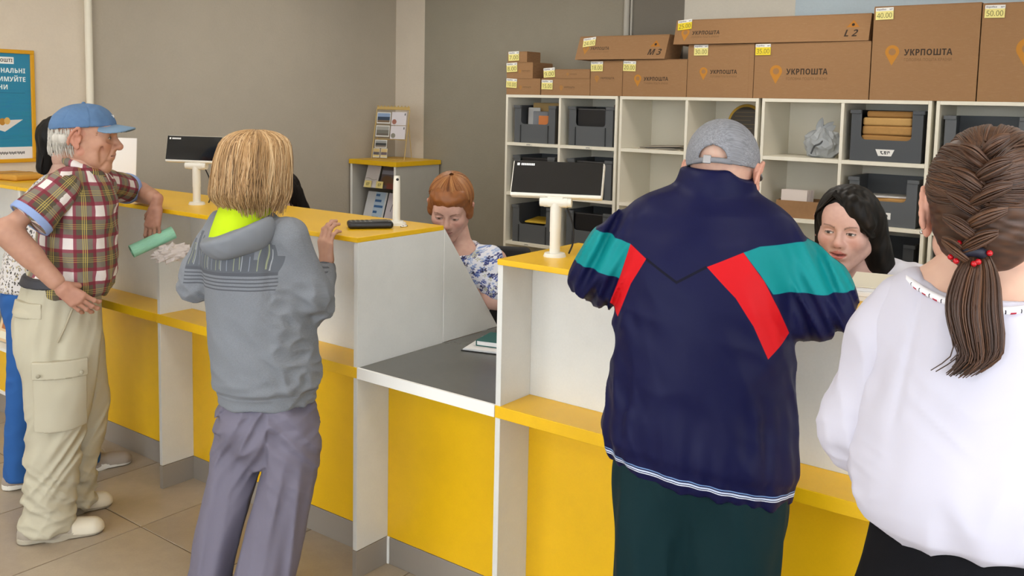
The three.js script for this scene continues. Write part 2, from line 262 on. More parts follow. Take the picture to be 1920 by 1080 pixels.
// ---------------------------------------------------------------- cabinet in the corner with brochures
{
  const x0 = -3.245, x1 = -2.724, z0 = -3.40, z1 = -2.88, t = thing('display_cabinet', 'grey display cabinet with yellow top in corner behind the counter', 'cabinet');
  const gm = std('#b8b6ae', 0.5, { map: rep(speckle, 1.1) });
  part('side_panel', bx(x0 + 0.01, x0 + 0.03, 0, 1.205, z0 + 0.01, z1 - 0.01), gm, t); part('side_panel', bx(x1 - 0.03, x1 - 0.01, 0, 1.205, z0 + 0.01, z1 - 0.01), gm, t);
  part('edge_band', [bx(x0 + 0.009, x0 + 0.031, 0, 1.205, z1 - 0.012, z1 - 0.008), bx(x1 - 0.031, x1 - 0.009, 0, 1.205, z1 - 0.012, z1 - 0.008)], M.whitePlain, t);
  part('back_panel', bx(x0 + 0.03, x1 - 0.03, 0, 1.205, z0 + 0.01, z0 + 0.025), gm, t); part('top', bx(x0, x1, 1.205, H, z0, z1, 0.003), M.yellow, t, 'thick yellow top');
  part('shelf', bx(x0 + 0.03, x1 - 0.03, 1.005, 1.017, z0 + 0.1, z1 - 0.05), M.acrylic, t, 'glass shelf'); part('shelf', bx(x0 + 0.03, x1 - 0.03, 0.70, 0.72, z0 + 0.03, z1 - 0.03), gm, t); part('shelf', bx(x0 + 0.03, x1 - 0.03, 0.05, 0.07, z0 + 0.03, z1 - 0.03), gm, t);
  const prints = [
    (g, w, h) => { g.fillStyle = '#d9d4d4'; g.fillRect(0, 0, w, h); g.strokeStyle = '#8a7f78'; g.lineWidth = 4; g.beginPath(); g.moveTo(10, h * 0.6); g.bezierCurveTo(w * 0.4, h * 0.5, w * 0.5, h * 0.75, w * 0.9, h * 0.6); g.stroke(); },
    (g, w, h) => { g.fillStyle = '#5f5558'; g.fillRect(0, 0, w, h); g.fillStyle = '#8b8d9a'; g.fillRect(0, h * 0.18, w, h * 0.18); g.fillStyle = '#6d4f35'; g.beginPath(); g.ellipse(w * 0.5, h * 0.65, w * 0.42, h * 0.22, 0.2, 0, 7); g.fill(); g.fillStyle = '#7c3f32'; g.fillRect(w * 0.5, h * 0.75, w * 0.5, h * 0.25); },
    (g, w, h) => { g.fillStyle = '#d8dbe0'; g.fillRect(0, 0, w, h); g.fillStyle = '#bcd3ea'; g.fillRect(w * 0.42, 0, w * 0.5, h); g.fillStyle = '#3f6ea8'; for (let i = 0; i < 5; i++) g.fillRect(w * 0.44, h * (0.06 + 0.17 * i), w * (0.2 + 0.24 * ((i * 7) % 3) / 2), h * 0.07); g.strokeStyle = '#777'; g.lineWidth = 5; g.beginPath(); g.arc(w * 0.2, h * 1.05, w * 0.3, 3.6, 6); g.stroke(); },
    (g, w, h) => { g.fillStyle = '#d9d3dd'; g.fillRect(0, 0, w, h); g.strokeStyle = '#454a5a'; g.lineWidth = 7; g.beginPath(); g.moveTo(w * 0.3, h * 0.55); g.lineTo(w * 0.42, h * 0.2); g.moveTo(w * 0.5, h * 0.2); g.lineTo(w * 0.55, h * 0.55); g.lineTo(w * 0.75, h * 0.6); g.stroke(); g.fillStyle = '#3b3f45'; g.beginPath(); g.ellipse(w * 0.72, h * 0.5, 22, 18, 0, 0, 7); g.fill(); },
  ];
  const mk = (draw, w, h) => std('#ffffff', 0.45, { map: canvasTex(200, Math.round((200 * h) / w), draw) });
  const lean = (name, lab, draw, w, h, x, y, z, g = 'brochures in the corner cabinet') => { const m = solo(name, new THREE.BoxGeometry(w, h, 0.004).translate(0, h / 2, 0).rotateX(-0.3), mk(draw, w, h), lab, 'brochure', [x, y, z], 0, g); return m; };
  lean('brochure', 'pale brochure with curved line on the glass shelf', prints[0], 0.15, 0.18, -3.075, 1.02, -2.95);
  lean('brochure', 'dark photo brochure on the glass shelf', prints[1], 0.16, 0.18, -2.905, 1.02, -2.96);
  lean('brochure', 'brochure with blue text lines below the glass shelf', prints[2], 0.22, 0.27, -3.06, 0.722, -2.95);
  lean('brochure', 'lilac brochure with dark drawing below the glass shelf', prints[3], 0.17, 0.27, -2.855, 0.722, -2.955);
  const stampTag = (txt, x, y, z, lab) => solo('price_card', new THREE.BoxGeometry(0.075, 0.055, 0.002).translate(0, 0.03, 0).rotateX(-0.2), mk((g, w, h) => { g.fillStyle = '#ead98f'; g.fillRect(0, 0, w, h); g.fillStyle = '#5c5a2b'; g.font = 'bold 84px sans-serif'; g.textAlign = 'center'; g.fillText(txt, w / 2, h * 0.72); }, 0.075, 0.055), lab, 'price card', [x, y, z], 0, 'price cards in the corner cabinet');
  stampTag('07', -3.09, 1.019, -2.935, 'yellow price card in front of the pale brochure'); stampTag('07', -2.965, 1.019, -2.94, 'yellow price card in front of the dark brochure'); stampTag('25', -2.855, 0.722, -2.93, 'yellow price card in front of the lilac brochure');
  // wire brochure rack on the cabinet
  const r = thing('brochure_rack', 'golden brochure rack leaning back on top of the corner cabinet', 'rack', [-2.99, H, -3.06], 0.25);
  const gold = std('#c9ac6a', 0.35), lw = 0.15;
  const bar = (a, b, rad = 0.003) => { const p = V(...a), q = V(...b), d = q.clone().sub(p), g = new THREE.CylinderGeometry(rad, rad, d.length(), 8); g.applyQuaternion(new THREE.Quaternion().setFromUnitVectors(V(0, 1, 0), d.normalize())); const m = p.add(q).multiplyScalar(0.5); return g.translate(m.x, m.y, m.z); };
  const back = (y) => -0.02 - y * 0.16;
  part('frame', [bar([-lw, 0.002, 0], [-lw, 0.4, back(0.4)], 0.004), bar([lw, 0.002, 0], [lw, 0.4, back(0.4)], 0.004), bar([-lw, 0.4, back(0.4)], [lw, 0.4, back(0.4)], 0.005), bar([-lw, 0.16, back(0.16)], [lw, 0.16, back(0.16)]), bar([-lw, 0.004, 0.02], [lw, 0.004, 0.02]), bar([-lw, 0.004, -0.12], [-lw, 0.3, back(0.3)]), bar([lw, 0.004, -0.12], [lw, 0.3, back(0.3)])], gold, r);
  part('header', bx(-lw, lw, 0.395, 0.42, back(0.4) - 0.002, back(0.4) + 0.002), gold, r);
  for (let i = 0; i < 10; i++) { const f = part('finial', new THREE.SphereGeometry(0.006, 8, 6).translate(-lw + 0.01 + i * 0.031, 0.424, back(0.4)), gold, r); }
  const on = (lab, draw, w, h, x, y, name = 'postcard') => { const m = solo(name, new THREE.BoxGeometry(w, h, 0.003).translate(0, h / 2, 0).rotateX(-0.155), mk(draw, w, h), lab, name === 'postcard' ? 'postcard' : 'envelope', [0, 0, 0], 0, 'cards in the rack'); const p = V(x, y, back(y) + 0.009).applyAxisAngle(V(0, 1, 0), 0.25).add(r.position); m.position.copy(p); m.rotation.y = 0.25; return m; };
  const photo = (a, b, c2) => (g, w, h) => { g.fillStyle = '#dcdcd8'; g.fillRect(0, 0, w, h); g.fillStyle = a; g.fillRect(10, 12, w - 20, h * 0.4); g.fillStyle = b; g.fillRect(10, h * 0.4, w - 20, h * 0.3); g.fillStyle = c2; g.fillRect(10, h * 0.7, w - 20, h * 0.2); };
  const env = (c1) => (g, w, h) => { g.fillStyle = '#dcd7dc'; g.fillRect(0, 0, w, h); g.fillStyle = c1; g.beginPath(); g.arc(w * 0.2, h * 0.75, 30, 0, 7); g.fill(); g.fillStyle = '#555'; g.fillRect(w * 0.86, 14, 14, 26); };
  on('blue landscape postcard in the brochure rack', photo('#8aa2c4', '#2f4157', '#7d6a55'), 0.125, 0.09, -0.075, 0.285); on('grey landscape postcard in the brochure rack', photo('#a3a29b', '#77766d', '#6a6258'), 0.125, 0.09, -0.075, 0.18);
  on('white envelope with red round mark in the rack', env('#a3695a'), 0.135, 0.105, 0.065, 0.275, 'envelope'); on('white envelope with grey mark in the rack', env('#8d8a7e'), 0.135, 0.105, 0.065, 0.165, 'envelope');
  on('small dark photo card low in the rack', photo('#9a9c9c', '#3b3d40', '#7c7268'), 0.11, 0.065, -0.08, 0.09); on('small stamp card at the foot of the rack', photo('#c7b07a', '#5e5a62', '#d6c27f'), 0.06, 0.075, -0.115, 0.012); on('second stamp card at the foot of the rack', photo('#d0ba82', '#6a5d66', '#d9ca94'), 0.06, 0.075, -0.045, 0.012);
}
// ---------------------------------------------------------------- shelving along the back wall
const ZS = -2.997, ST = 1.7726, ROWS = [1.425, 1.0723, 0.7197, 0.367], ROW_TOP = 0.012;
const UNITS = [[-1.765, -0.852, -1.304], [-0.836, 0.104, -0.360], [0.125, 1.056, 0.593], [1.078, 2.01, 1.545]];
{
  const labs = ['cream shelving unit with six grey bins, nearest the dark wall', 'cream shelving unit with empty compartments behind the tracksuit man', 'cream shelving unit behind the black-haired clerk', 'cream shelving unit behind the girl with the braid'];
  UNITS.forEach(([a, b, m], i) => {
    const t = thing('shelving_unit', labs[i], 'shelving'), z0 = ZB + 0.012, th = 0.018;
    part('side_panel', bx(a, a + th, 0, ST, z0, ZS), M.cream, t); part('side_panel', bx(b - th, b, 0, ST, z0, ZS), M.cream, t);
    part('top_panel', bx(a + th, b - th, ST - 0.02, ST, z0, ZS), M.cream, t); part('back_panel', bx(a + th, b - th, 0.08, ST - 0.02, z0, z0 + 0.006), M.cream, t);
    part('divider', bx(m - 0.009, m + 0.009, 0.08, ST - 0.02, z0 + 0.006, ZS - 0.001), M.cream, t);
    for (const y of [...ROWS, 0.08]) { part('shelf', bx(a + th, m - 0.009, y - 0.01, y + ROW_TOP, z0 + 0.006, ZS - 0.001), M.cream, t); part('shelf', bx(m + 0.009, b - th, y - 0.01, y + ROW_TOP, z0 + 0.006, ZS - 0.001), M.cream, t); }
    part('plinth', bx(a + th, b - th, 0, 0.069, ZS - 0.04, ZS - 0.022), M.cream, t);
    if (i === 0) for (const [x, r] of [[-1.56, 0], [-1.07, 0], [-1.56, 2]]) part('shelf_label', new THREE.BoxGeometry(0.06, 0.014, 0.0018).translate(x, ROWS[r] + 0.001, ZS), std('#ffffff', 0.6, { map: canvasTex(120, 28, (g, w, h) => { g.fillStyle = '#e6e2d4'; g.fillRect(0, 0, w, h); g.fillStyle = '#33312c'; for (let k = 0; k < 5; k++) { g.fillRect(30 + k * 13, 6 + (k % 2) * 3, 8, 4); g.fillRect(30 + k * 13, 6, 3, 16); g.fillRect(33 + k * 13, 16 - (k % 3) * 3, 6, 4); } }) }), t);
  });
}
// plastic bins with a pick opening in the front
function binGeo(w, h, d, cut) {                          // cut: share of the front left standing below the opening
  const wall = 0.006, s = new THREE.Shape(), yb = h * cut, r = 0.03, e = 0.055;
  s.moveTo(-w / 2, 0); s.lineTo(w / 2, 0); s.lineTo(w / 2, h); s.lineTo(w / 2 - e, h); s.lineTo(w / 2 - e, yb + r); s.quadraticCurveTo(w / 2 - e, yb, w / 2 - e - r, yb); s.lineTo(-w / 2 + e + r, yb); s.quadraticCurveTo(-w / 2 + e, yb, -w / 2 + e, yb + r); s.lineTo(-w / 2 + e, h); s.lineTo(-w / 2, h); s.closePath();
  const front = new THREE.ExtrudeGeometry(s, { depth: wall, bevelEnabled: false, curveSegments: 6 }).translate(0, 0, -wall);
  return { shell: [front, bx(-w / 2, w / 2, 0, wall, -d, -wall, 0), bx(-w / 2, -w / 2 + wall, 0, h, -d, -wall, 0.001), bx(w / 2 - wall, w / 2, 0, h, -d, -wall, 0.001), bx(-w / 2, w / 2, 0, h, -d, -d + wall, 0.001)],
    rim: [bx(w / 2 - 0.001, w / 2 + 0.008, h - 0.02, h, -d, 0.004), bx(-w / 2 - 0.008, -w / 2 + 0.001, h - 0.02, h, -d, 0.004), bx(-w / 2, w / 2, h - 0.02, h, -d - 0.006, -d + 0.002), bx(w / 2 - e + 0.002, w / 2 + 0.004, h - 0.02, h, -0.001, 0.006), bx(-w / 2 - 0.004, -w / 2 + e - 0.002, h - 0.02, h, -0.001, 0.006)],
    rib: bx(-0.003, 0.003, 0.004, 1, 0, 0.006, 0.001), e, yb };
}
const BIN_W = 0.345, BIN_H = 0.262, BIN_D = 0.34;
const binShapes = new Map();
function bin(col0, row, lab, { cut = 0.5, mat = M.bin, tag, w = BIN_W, h = BIN_H, dz = 0, ribs = true } = {}) {
  const t = thing('storage_bin', lab, 'bin', [col0, (row < 0 ? 0.08 : ROWS[row]) + ROW_TOP + 0.0005, ZS - 0.025 + dz], 0, 'plastic bins in the shelving');
  const key = [w, h, cut].join(); if (!binShapes.has(key)) { const b = binGeo(w, h, BIN_D, cut); binShapes.set(key, { ...b, shell: merge(b.shell.map((g) => uvm(g))), rim: merge(b.rim) }); }
  const b = binShapes.get(key); part('shell', b.shell, mat, t); part('rim', b.rim, mat, t);
  if (ribs) for (const x of [-w / 2 + b.e, w / 2 - b.e]) { const r = part('rib', b.rib, M.binDark, t); r.position.x = x; r.scale.y = b.yb - 0.006; }
  for (const z of [-0.08, -0.17, -0.26]) { const r = part('rib', b.rib, mat, t); r.rotation.y = Math.PI / 2; r.position.set(w / 2, 0, z); r.scale.y = h - 0.02; }
  if (tag) { const s = tag[1], g = new THREE.BoxGeometry(0.1, 0.036, 0.002), p = g.attributes.position; for (let k = 0; k < p.count; k++) if (p.getY(k) < 0) p.setX(k, p.getX(k) * s); part('label', g.translate(0, b.yb * 0.42, 0.0015), std('#ffffff', 0.6, { map: tag[0] }), t); }
  return t;
}
const tagTex = (n, s) => [canvasTex(160, 56, (g, w, h) => { g.fillStyle = '#eceae6'; g.fillRect(0, 0, w, h); g.strokeStyle = '#3a3a3d'; g.lineWidth = 7; for (let k = 0; k < n; k++) { const x = 80 - n * 15 + k * 30; g.beginPath(); g.arc(x + 12, 28, 11, 0.6 + k, 5.2 + k * 0.7); g.stroke(); g.beginPath(); g.moveTo(x + 2, 14); g.lineTo(x + 6 + (k % 2) * 12, 42); g.stroke(); } }), s];  // handwriting too small to read
const c1 = -1.53, c2 = -1.07, c5 = 0.36, c6 = 0.825, c7 = 1.32;
bin(c1, 0, 'grey bin stuffed with papers, top of the leftmost column'); bin(c2, 0, 'grey bin with dark opening, top of the second column');
bin(c1, 1, 'grey bin behind the pole display, middle of leftmost column'); bin(c2, 1, 'grey bin behind the pole display, middle of second column');
bin(c1, 2, 'grey bin holding yellow envelope, third row of leftmost column'); bin(c2, 2, 'grey bin beside white pole, third row of second column');
bin(c6, 0, 'dark grey bin full of brown parcels', { cut: 0.42, mat: std('#43464a', 0.5), w: 0.375, h: 0.28, tag: tagTex(3, 0.68), ribs: false });
bin(c6, 1, 'grey bin with white sheet on brown envelopes', { cut: 0.52, w: 0.36, tag: tagTex(4, 1), ribs: false });
bin(c6, 2, 'black bin low behind the black-haired clerk', { cut: 0.6, mat: M.binDark, w: 0.36 });
bin(c7, 0, 'grey bin beside the head of the girl with braid, top row', { w: 0.4, h: 0.26, cut: 0.55 }); bin(c7, 1, 'dark bin behind the ear of the girl with braid', { w: 0.4, mat: M.binDark }); bin(c7, 2, 'dark bin behind the neck of the girl with braid', { w: 0.4, mat: M.binDark });
{
  // contents: envelopes and parcels
  const soft = (w, h, d, r) => new RoundedBoxGeometry(w, h, d, 3, Math.min(r, h / 2.1));
  const inBin = (name, lab, mat, w, h, d, x, row, y, z, turn = 0, tilt = 0, group) => { const m = solo(name, uvm(soft(w, h, d, 0.012).translate(0, h / 2, 0)), mat, lab, name.split('_').pop(), [x, ROWS[row] + ROW_TOP + y, ZS + z], turn, group); m.rotation.x = tilt; return m; };
  const k1 = M.kraft, k2 = std('#c49a5c', 0.8, { map: rep(speckle, 5) }), k3 = std('#a87b41', 0.8, { map: rep(speckle, 5) });
  const gp = 'brown parcels in the dark grey bin';
  [[0.28, 0.05], [0.29, 0.045], [0.28, 0.04], [0.27, 0.05], [0.26, 0.045], [0.24, 0.035]].reduce((y, [w, h], i) => { inBin('brown_parcel', 'brown paper parcel, layer ' + ['one', 'two', 'three', 'four', 'five', 'six'][i] + ' from the bottom of the dark grey bin', [k1, k2, k3][i % 3], w, h, 0.27, c6 - 0.004 + 0.006 * (i % 2), 0, y, -0.185, 0.04 * ((i % 3) - 1), 0, gp); return y + h + 0.0008; }, 0.0075);
  inBin('brown_envelope', 'thick brown envelope under white sheet in grey bin', k2, 0.3, 0.09, 0.27, c6, 1, 0.0075, -0.18); inBin('brown_envelope', 'brown padded envelope just below the white sheet', k1, 0.29, 0.055, 0.27, c6 - 0.005, 1, 0.0985, -0.18, 0.03);
  inBin('white_sheet', 'white letter lying on brown envelopes in grey bin', M.paper, 0.22, 0.006, 0.22, c6 + 0.03, 1, 0.155, -0.17, 0.3);
  const grp = 'papers in the leftmost top bin';
  [['#c4763f', 0.09, 0.185, 'orange', 0.055], ['#7f8186', 0.13, 0.215, 'grey', 0.0], ['#d8d6d2', 0.1, 0.24, 'white', -0.085], ['#b99a63', 0.26, 0.275, 'tan', 0.0], ['#5f6369', 0.2, 0.235, 'slate', 0.02]].forEach(([c3, w, h, n, x], i) => { inBin('paper_folder', n + ' folder standing in the overfull grey bin', std(c3, 0.75), w, h, 0.012, c1 + x, 0, 0.0075, -0.055 - i * 0.04, 0.06 * (i % 3) - 0.06, -0.03, grp); });
  inBin('yellow_folder', 'yellow folder squeezed beside the overfull bin', std('#d6b355', 0.7), 0.006, 0.22, 0.2, c1 + 0.2, 0, 0, -0.14); 
  inBin('yellow_envelope', 'yellow envelope showing through bin opening in third row', std('#c9a52f', 0.7), 0.19, 0.014, 0.18, c1, 2, 0.145, -0.15, 0.05, 0.1); inBin('paper_block', 'dark paper block under the yellow envelope', M.binDark, 0.24, 0.12, 0.24, c1, 2, 0.0075, -0.16);
  // black slabs behind the openings make these bin insides dark
  for (const [x, r, lab] of [[c2, 0, 'black slab behind the bin opening at top of second column'], [c1, 1, 'black slab behind the opening of the middle bin of leftmost column'], [c2, 1, 'black slab behind the opening of the middle bin of second column'], [c2, 2, 'black slab behind the opening of the third bin of second column']]) inBin('black_slab', lab, M.black, 0.235, 0.245, 0.03, x - 0.005, r, 0.0075, -0.056, 0, 0, 'black slabs in the bins');
  inBin('cardboard_block', 'reddish brown card wedged above the top bin of the second column', std('#7c5440', 0.8), 0.1, 0.275, 0.05, c2 + 0.11, 0, 0.0075, -0.24);
  // newspapers in the empty unit
  [[0, 0.3, 0.03], [0.007, 0.27, -0.12], [0.014, 0.24, 0.2]].forEach(([y, w, tn], i) => { const g = new RoundedBoxGeometry(w, 0.006, 0.2, 2, 0.002), p = g.attributes.position; for (let k = 0; k < p.count; k++) p.setY(k, p.getY(k) + 0.008 * (i > 1 ? Math.max(0, p.getX(k) / w) ** 2 * 4 : 0) + 0.003); solo('newspaper', uvm(g), std(['#b7ac9a', '#8f8a80', '#a39a8b'][i], 0.85, { map: rep(speckle, 8) }), ['tan folded newspaper at the bottom of flat pile', 'grey folded newspaper in middle of flat pile', 'light folded newspaper on top of flat pile'][i], 'newspaper', [-0.56, ROWS[0] + ROW_TOP + y, ZS - 0.13], tn, 'newspapers on the shelf'); });
  // golden plaque leaning in the compartment right of them
  { const tex = canvasTex(256, 320, (g, w, h) => { g.fillStyle = '#2c2416'; g.fillRect(0, 0, w, h); g.strokeStyle = '#5b4a24'; g.lineWidth = 4; for (let i = 0; i < 9; i++) { g.beginPath(); g.moveTo(40, 60 + i * 26); g.lineTo(w - 40 - (i % 3) * 20, 60 + i * 26); g.stroke(); } });
    const s = new THREE.Shape(); s.absarc(0, 0.178, 0.115, 0, Math.PI); s.lineTo(-0.115, 0); s.lineTo(0.115, 0); s.closePath();
    const t = thing('memorial_plaque', 'dark plaque with golden rim leaning in shelf above the grey cap', 'plaque', [-0.04, ROWS[0] + ROW_TOP + 0.006, ZS - 0.14], -0.05); const m = part('rim', extr(s, 0.014, 0.003, 20).rotateX(-0.16), std('#a8862f', 0.35, { metalness: 0.5 }), t);
    const s2 = new THREE.Shape(); s2.absarc(0, 0.178, 0.1, 0, Math.PI); s2.lineTo(-0.1, 0.015); s2.lineTo(0.1, 0.015); s2.closePath(); const g2 = extr(s2, 0.003, 0, 20); const p = g2.attributes.position, u = g2.attributes.uv; for (let k = 0; k < p.count; k++) u.setXY(k, p.getX(k) / 0.2 + 0.5, p.getY(k) / 0.3); part('face', g2.translate(0, 0, 0.0165).rotateX(-0.16), std('#ffffff', 0.3, { map: tex }), t); part('foot', bx(-0.05, 0.05, -0.0055, 0.01, -0.09, -0.002), std('#33281a', 0.5), t); }
  // small open carton with pale stuff, and a grey carrier bag
  { const t = thing('open_carton', 'small open cardboard tray beside the grey-capped head', 'carton', [c5 + 0.01, ROWS[1] + ROW_TOP, ZS - 0.13], 0.12), w = 0.3, h = 0.1, d = 0.2, q = 0.004;
    part('wall', bx(-w / 2, w / 2, 0, h, d / 2 - q, d / 2, 0.0008), M.card, t); part('wall', bx(-w / 2, w / 2, 0, h, -d / 2, -d / 2 + q, 0.0008), M.card, t); part('wall', bx(-w / 2, -w / 2 + q, 0, h, -d / 2 + q, d / 2 - q, 0.0008), M.card, t); part('wall', bx(w / 2 - q, w / 2, 0, h, -d / 2 + q, d / 2 - q, 0.0008), M.card, t); part('bottom', bx(-w / 2 + q, w / 2 - q, 0, q, -d / 2 + q, d / 2 - q, 0.0008), M.card, t);
    for (let i = 0; i < 5; i++) solo('envelope', new THREE.BoxGeometry(0.15, 0.15, 0.006).translate(0, 0.075, 0).rotateX(-0.12 - 0.03 * i), std(i % 2 ? '#d3c3bd' : '#dccfc6', 0.8), ['front', 'second', 'third', 'fourth', 'rear'][i] + ' pale envelope standing in the open cardboard tray', 'envelope', [c5 - 0.05 + 0.004 * i, ROWS[1] + ROW_TOP + 0.008, ZS - 0.085 - 0.014 * i], 0.12, 'envelopes in the cardboard tray');
  }
  { const g = new THREE.IcosahedronGeometry(1, 5), p = g.attributes.position; for (let k = 0; k < p.count; k++) { const v = V(p.getX(k), p.getY(k), p.getZ(k)); const f = 1 + 0.16 * noise3(v.x * 1.6, v.y * 1.6, v.z * 1.6) + 0.13 * Math.abs(noise3(v.x * 3.2 + 4, v.y * 1.5, v.z * 3.2)) + 0.04 * noise3(v.x * 8, v.y * 8, v.z * 8); const up = Math.max(0, v.y); p.setXYZ(k, v.x * f * 0.1 * (1 - 0.55 * up * up), Math.max(-0.082, v.y * 0.1 * f), v.z * f * 0.075 * (1 - 0.6 * up * up)); }
    g.computeVertexNormals(); const bagM = std('#9da1a4', 0.42);
    const t = thing('plastic_bag', 'crumpled grey plastic bag on shelf behind the black-haired clerk', 'bag', [0.448, ROWS[0] + ROW_TOP + 0.0835, ZS - 0.14]); part('body', g, bagM, t);
    const ear = (x, a, l) => { const s = new THREE.Shape(); s.moveTo(-0.018, 0); s.quadraticCurveTo(-0.025, l * 0.6, 0.004, l); s.quadraticCurveTo(0.022, l * 0.6, 0.016, 0); s.closePath(); return extr(s, 0.003, 0.001, 8).rotateZ(a).rotateY(0.3).translate(x, 0.075, 0.02); };
    part('handle', [ear(-0.02, -0.15, 0.075), ear(0.01, -0.7, 0.07), ear(0.03, -0.9, 0.05)], bagM, t); part('tie', tube([[-0.045, -0.06, 0.066], [-0.02, -0.015, 0.082], [0.01, 0.0, 0.085], [0.03, 0.04, 0.05]], 0.005), std('#4a4e52', 0.5), t); }
}
// ---------------------------------------------------------------- cartons on top of the shelving
{
  const PX = 620;
  const face = (w, h, o) => canvasTex(Math.max(64, Math.round(w * PX)), Math.max(40, Math.round(h * PX)), (g, W, Hh) => {
    g.fillStyle = '#9d7650'; g.fillRect(0, 0, W, Hh);
    for (let i = 0; i < (W * Hh) / 50; i++) { g.fillStyle = rnd() < 0.5 ? 'rgba(90,60,30,0.05)' : 'rgba(240,210,160,0.05)'; g.fillRect(rnd() * W, rnd() * Hh, 2 + 14 * rnd(), 1.2); }
    if (o.logo) { const [lx, ly, ls] = o.logo, x = lx * W, y = ly * Hh, s = ls * PX;      // pin, then the name and the line below it
      const pale = o.pale ?? 1;
      g.globalAlpha = 0.9 * pale; g.fillStyle = '#c6842a'; g.beginPath(); g.arc(x, y, s, Math.PI * 0.87, Math.PI * 2.13); g.lineTo(x, y + s * 2.05); g.closePath(); g.fill(); g.fillStyle = '#9d7650'; g.beginPath(); g.arc(x, y, s * 0.52, 0, 7); g.fill();
      g.globalAlpha = pale; g.fillStyle = '#35281d'; g.font = `bold ${Math.round(s * 1.28)}px sans-serif`; const tw = g.measureText('УКРПОШТА').width, want = s * 6.6; g.save(); g.translate(x + s * 1.7, y + s * 0.55); g.scale(want / tw, 1); g.fillText('УКРПОШТА', 0, 0); g.restore();
      g.globalAlpha = 0.62 * pale; g.fillStyle = '#5a4029'; g.font = `${Math.round(s * 0.62)}px sans-serif`; const t2 = 'ГОЛОВНА ПОШТА КРАЇНИ', w2 = g.measureText(t2).width; g.save(); g.translate(x + s * 1.7, y + s * 1.42); g.scale(want / w2, 1); g.fillText(t2, 0, 0); g.restore(); g.globalAlpha = 1; }
    if (o.code) { g.fillStyle = '#35281d'; g.font = `italic bold ${Math.round(0.055 * PX)}px sans-serif`; g.fillText(o.code, W * o.codeAt, Hh * 0.82); g.fillStyle = '#b9782a'; g.beginPath(); g.moveTo(W * o.codeAt + 8, Hh * 0.48); g.lineTo(W * o.codeAt + 30, Hh * 0.2); g.lineTo(W * o.codeAt + 52, Hh * 0.48); g.closePath(); g.fill(); g.fillStyle = '#35281d'; g.beginPath(); g.arc(W * o.codeAt + 30, Hh * 0.38, 5, 0, 7); g.fill(); }
  });
  const tagT = (txt, bright) => canvasTex(150, 104, (g, w, h) => { g.fillStyle = bright ? '#f0d62e' : '#efe38f'; g.fillRect(0, 0, w, h); g.fillStyle = '#efeeea'; g.fillRect(0, 0, w, 30); g.fillStyle = '#55535c'; g.font = 'bold 19px sans-serif'; g.fillText('Коробка', 8, 22); g.fillText('шт', 116, 22); g.fillStyle = '#5d5a2c'; g.font = '58px sans-serif'; g.textAlign = 'center'; g.save(); g.translate(w / 2, 88); g.scale(130 / g.measureText(txt).width, 1); g.fillText(txt, 0, 0); g.restore(); });
  function carton(lab, x0, x1, y0, y1, d, o = {}) {
    const w = x1 - x0, h = y1 - y0, t = thing('cardboard_box', lab, 'box', [(x0 + x1) / 2, y0, ZS + (o.z ?? 0.0)], o.turn ?? 0, 'parcel boxes on top of the shelving');
    const sh = o.shear ?? 0, skew = (g) => { if (sh) { const p = g.attributes.position; for (let k = 0; k < p.count; k++) p.setZ(k, p.getZ(k) - sh * p.getY(k)); g.computeVertexNormals(); } return g; };
    const body = new THREE.BoxGeometry(w, h - 0.006, d).translate(0, (h - 0.006) / 2, -d / 2); const fm = std('#ffffff', 0.85, { map: face(w, h, o) });
    part('body', skew(body), [M.card, M.card, M.card, M.card, fm, M.card], t);
    for (const s of [-1, 1]) part('flap', skew(bx(-w / 2 + 0.001, w / 2 - 0.001, h - 0.006, h, s < 0 ? -d + 0.001 : -d / 2 + 0.002, s < 0 ? -d / 2 - 0.002 : -0.001, 0.001)), M.card, t);
    if (o.seam) part('joint_strip', bx(w / 2 - 0.03, w / 2 - 0.0295, 0.01, h - 0.01, -0.0005, 0.0004, 0), std('#8a6340', 0.9), t);
    if (o.tag) { const [tx, ty, txt, bright, rot] = o.tag; const g = new THREE.BoxGeometry(0.092, 0.064, 0.0012).rotateZ(rot ?? 0).translate(0, 0, 0.0015); const m = part('price_tag', g, std('#ffffff', 0.6, { map: tagT(txt, bright) }), t, 'yellow price tag'); m.position.set(tx - (x0 + x1) / 2, ty - y0, 0.003 - sh * (ty - y0)); m.rotation.x = -Math.atan(sh); }
    return t;
  }
  const T = ST + 0.0005;
  carton('lowest small cardboard box in stack of three, tag 10.00', -1.762, -1.47, T, 1.885, 0.24, { logo: [0.42, 0.5, 0.011], pale: 0.5, tag: [-1.715, 1.852, '10.00', false, -0.05] });
  carton('middle small cardboard box in stack of three, tag 8.00', -1.762, -1.536, 1.8855, 1.997, 0.24, { logo: [0.5, 0.5, 0.011], pale: 0.5, tag: [-1.715, 1.962, '8.00', false, 0.05] });
  carton('topmost tiny cardboard box in stack of three, tag 7.00', -1.756, -1.588, 1.9975, 2.072, 0.16, { tag: [-1.7, 2.04, '7.00', false, 0.03] });
  carton('flat cardboard box under another one, tag 15.00', -1.462, -1.068, T, 1.886, 0.26, { logo: [0.42, 0.5, 0.013], pale: 0.55, tag: [-1.41, 1.843, '15.00', false, -0.02] });
  carton('thin cardboard box lying on flat one, tag 9.00', -1.44, -1.07, 1.8865, 1.948, 0.26, { logo: [0.52, 0.45, 0.009], pale: 0.45, tag: [-1.395, 1.925, '9.00', false, 0.06] });
  carton('narrow upright cardboard box below the tilted long box, tag 18.00', -1.064, -0.822, T, 2.003, 0.3, { logo: [0.2, 0.48, 0.016], pale: 0.6, tag: [-1.015, 1.965, '18.00', false, 0] });
  carton('medium cardboard box below the tilted long box, tag 20.00', -0.818, -0.366, T, 2.006, 0.32, { logo: [0.24, 0.5, 0.026], tag: [-0.77, 1.965, '20.00', false, -0.04] });
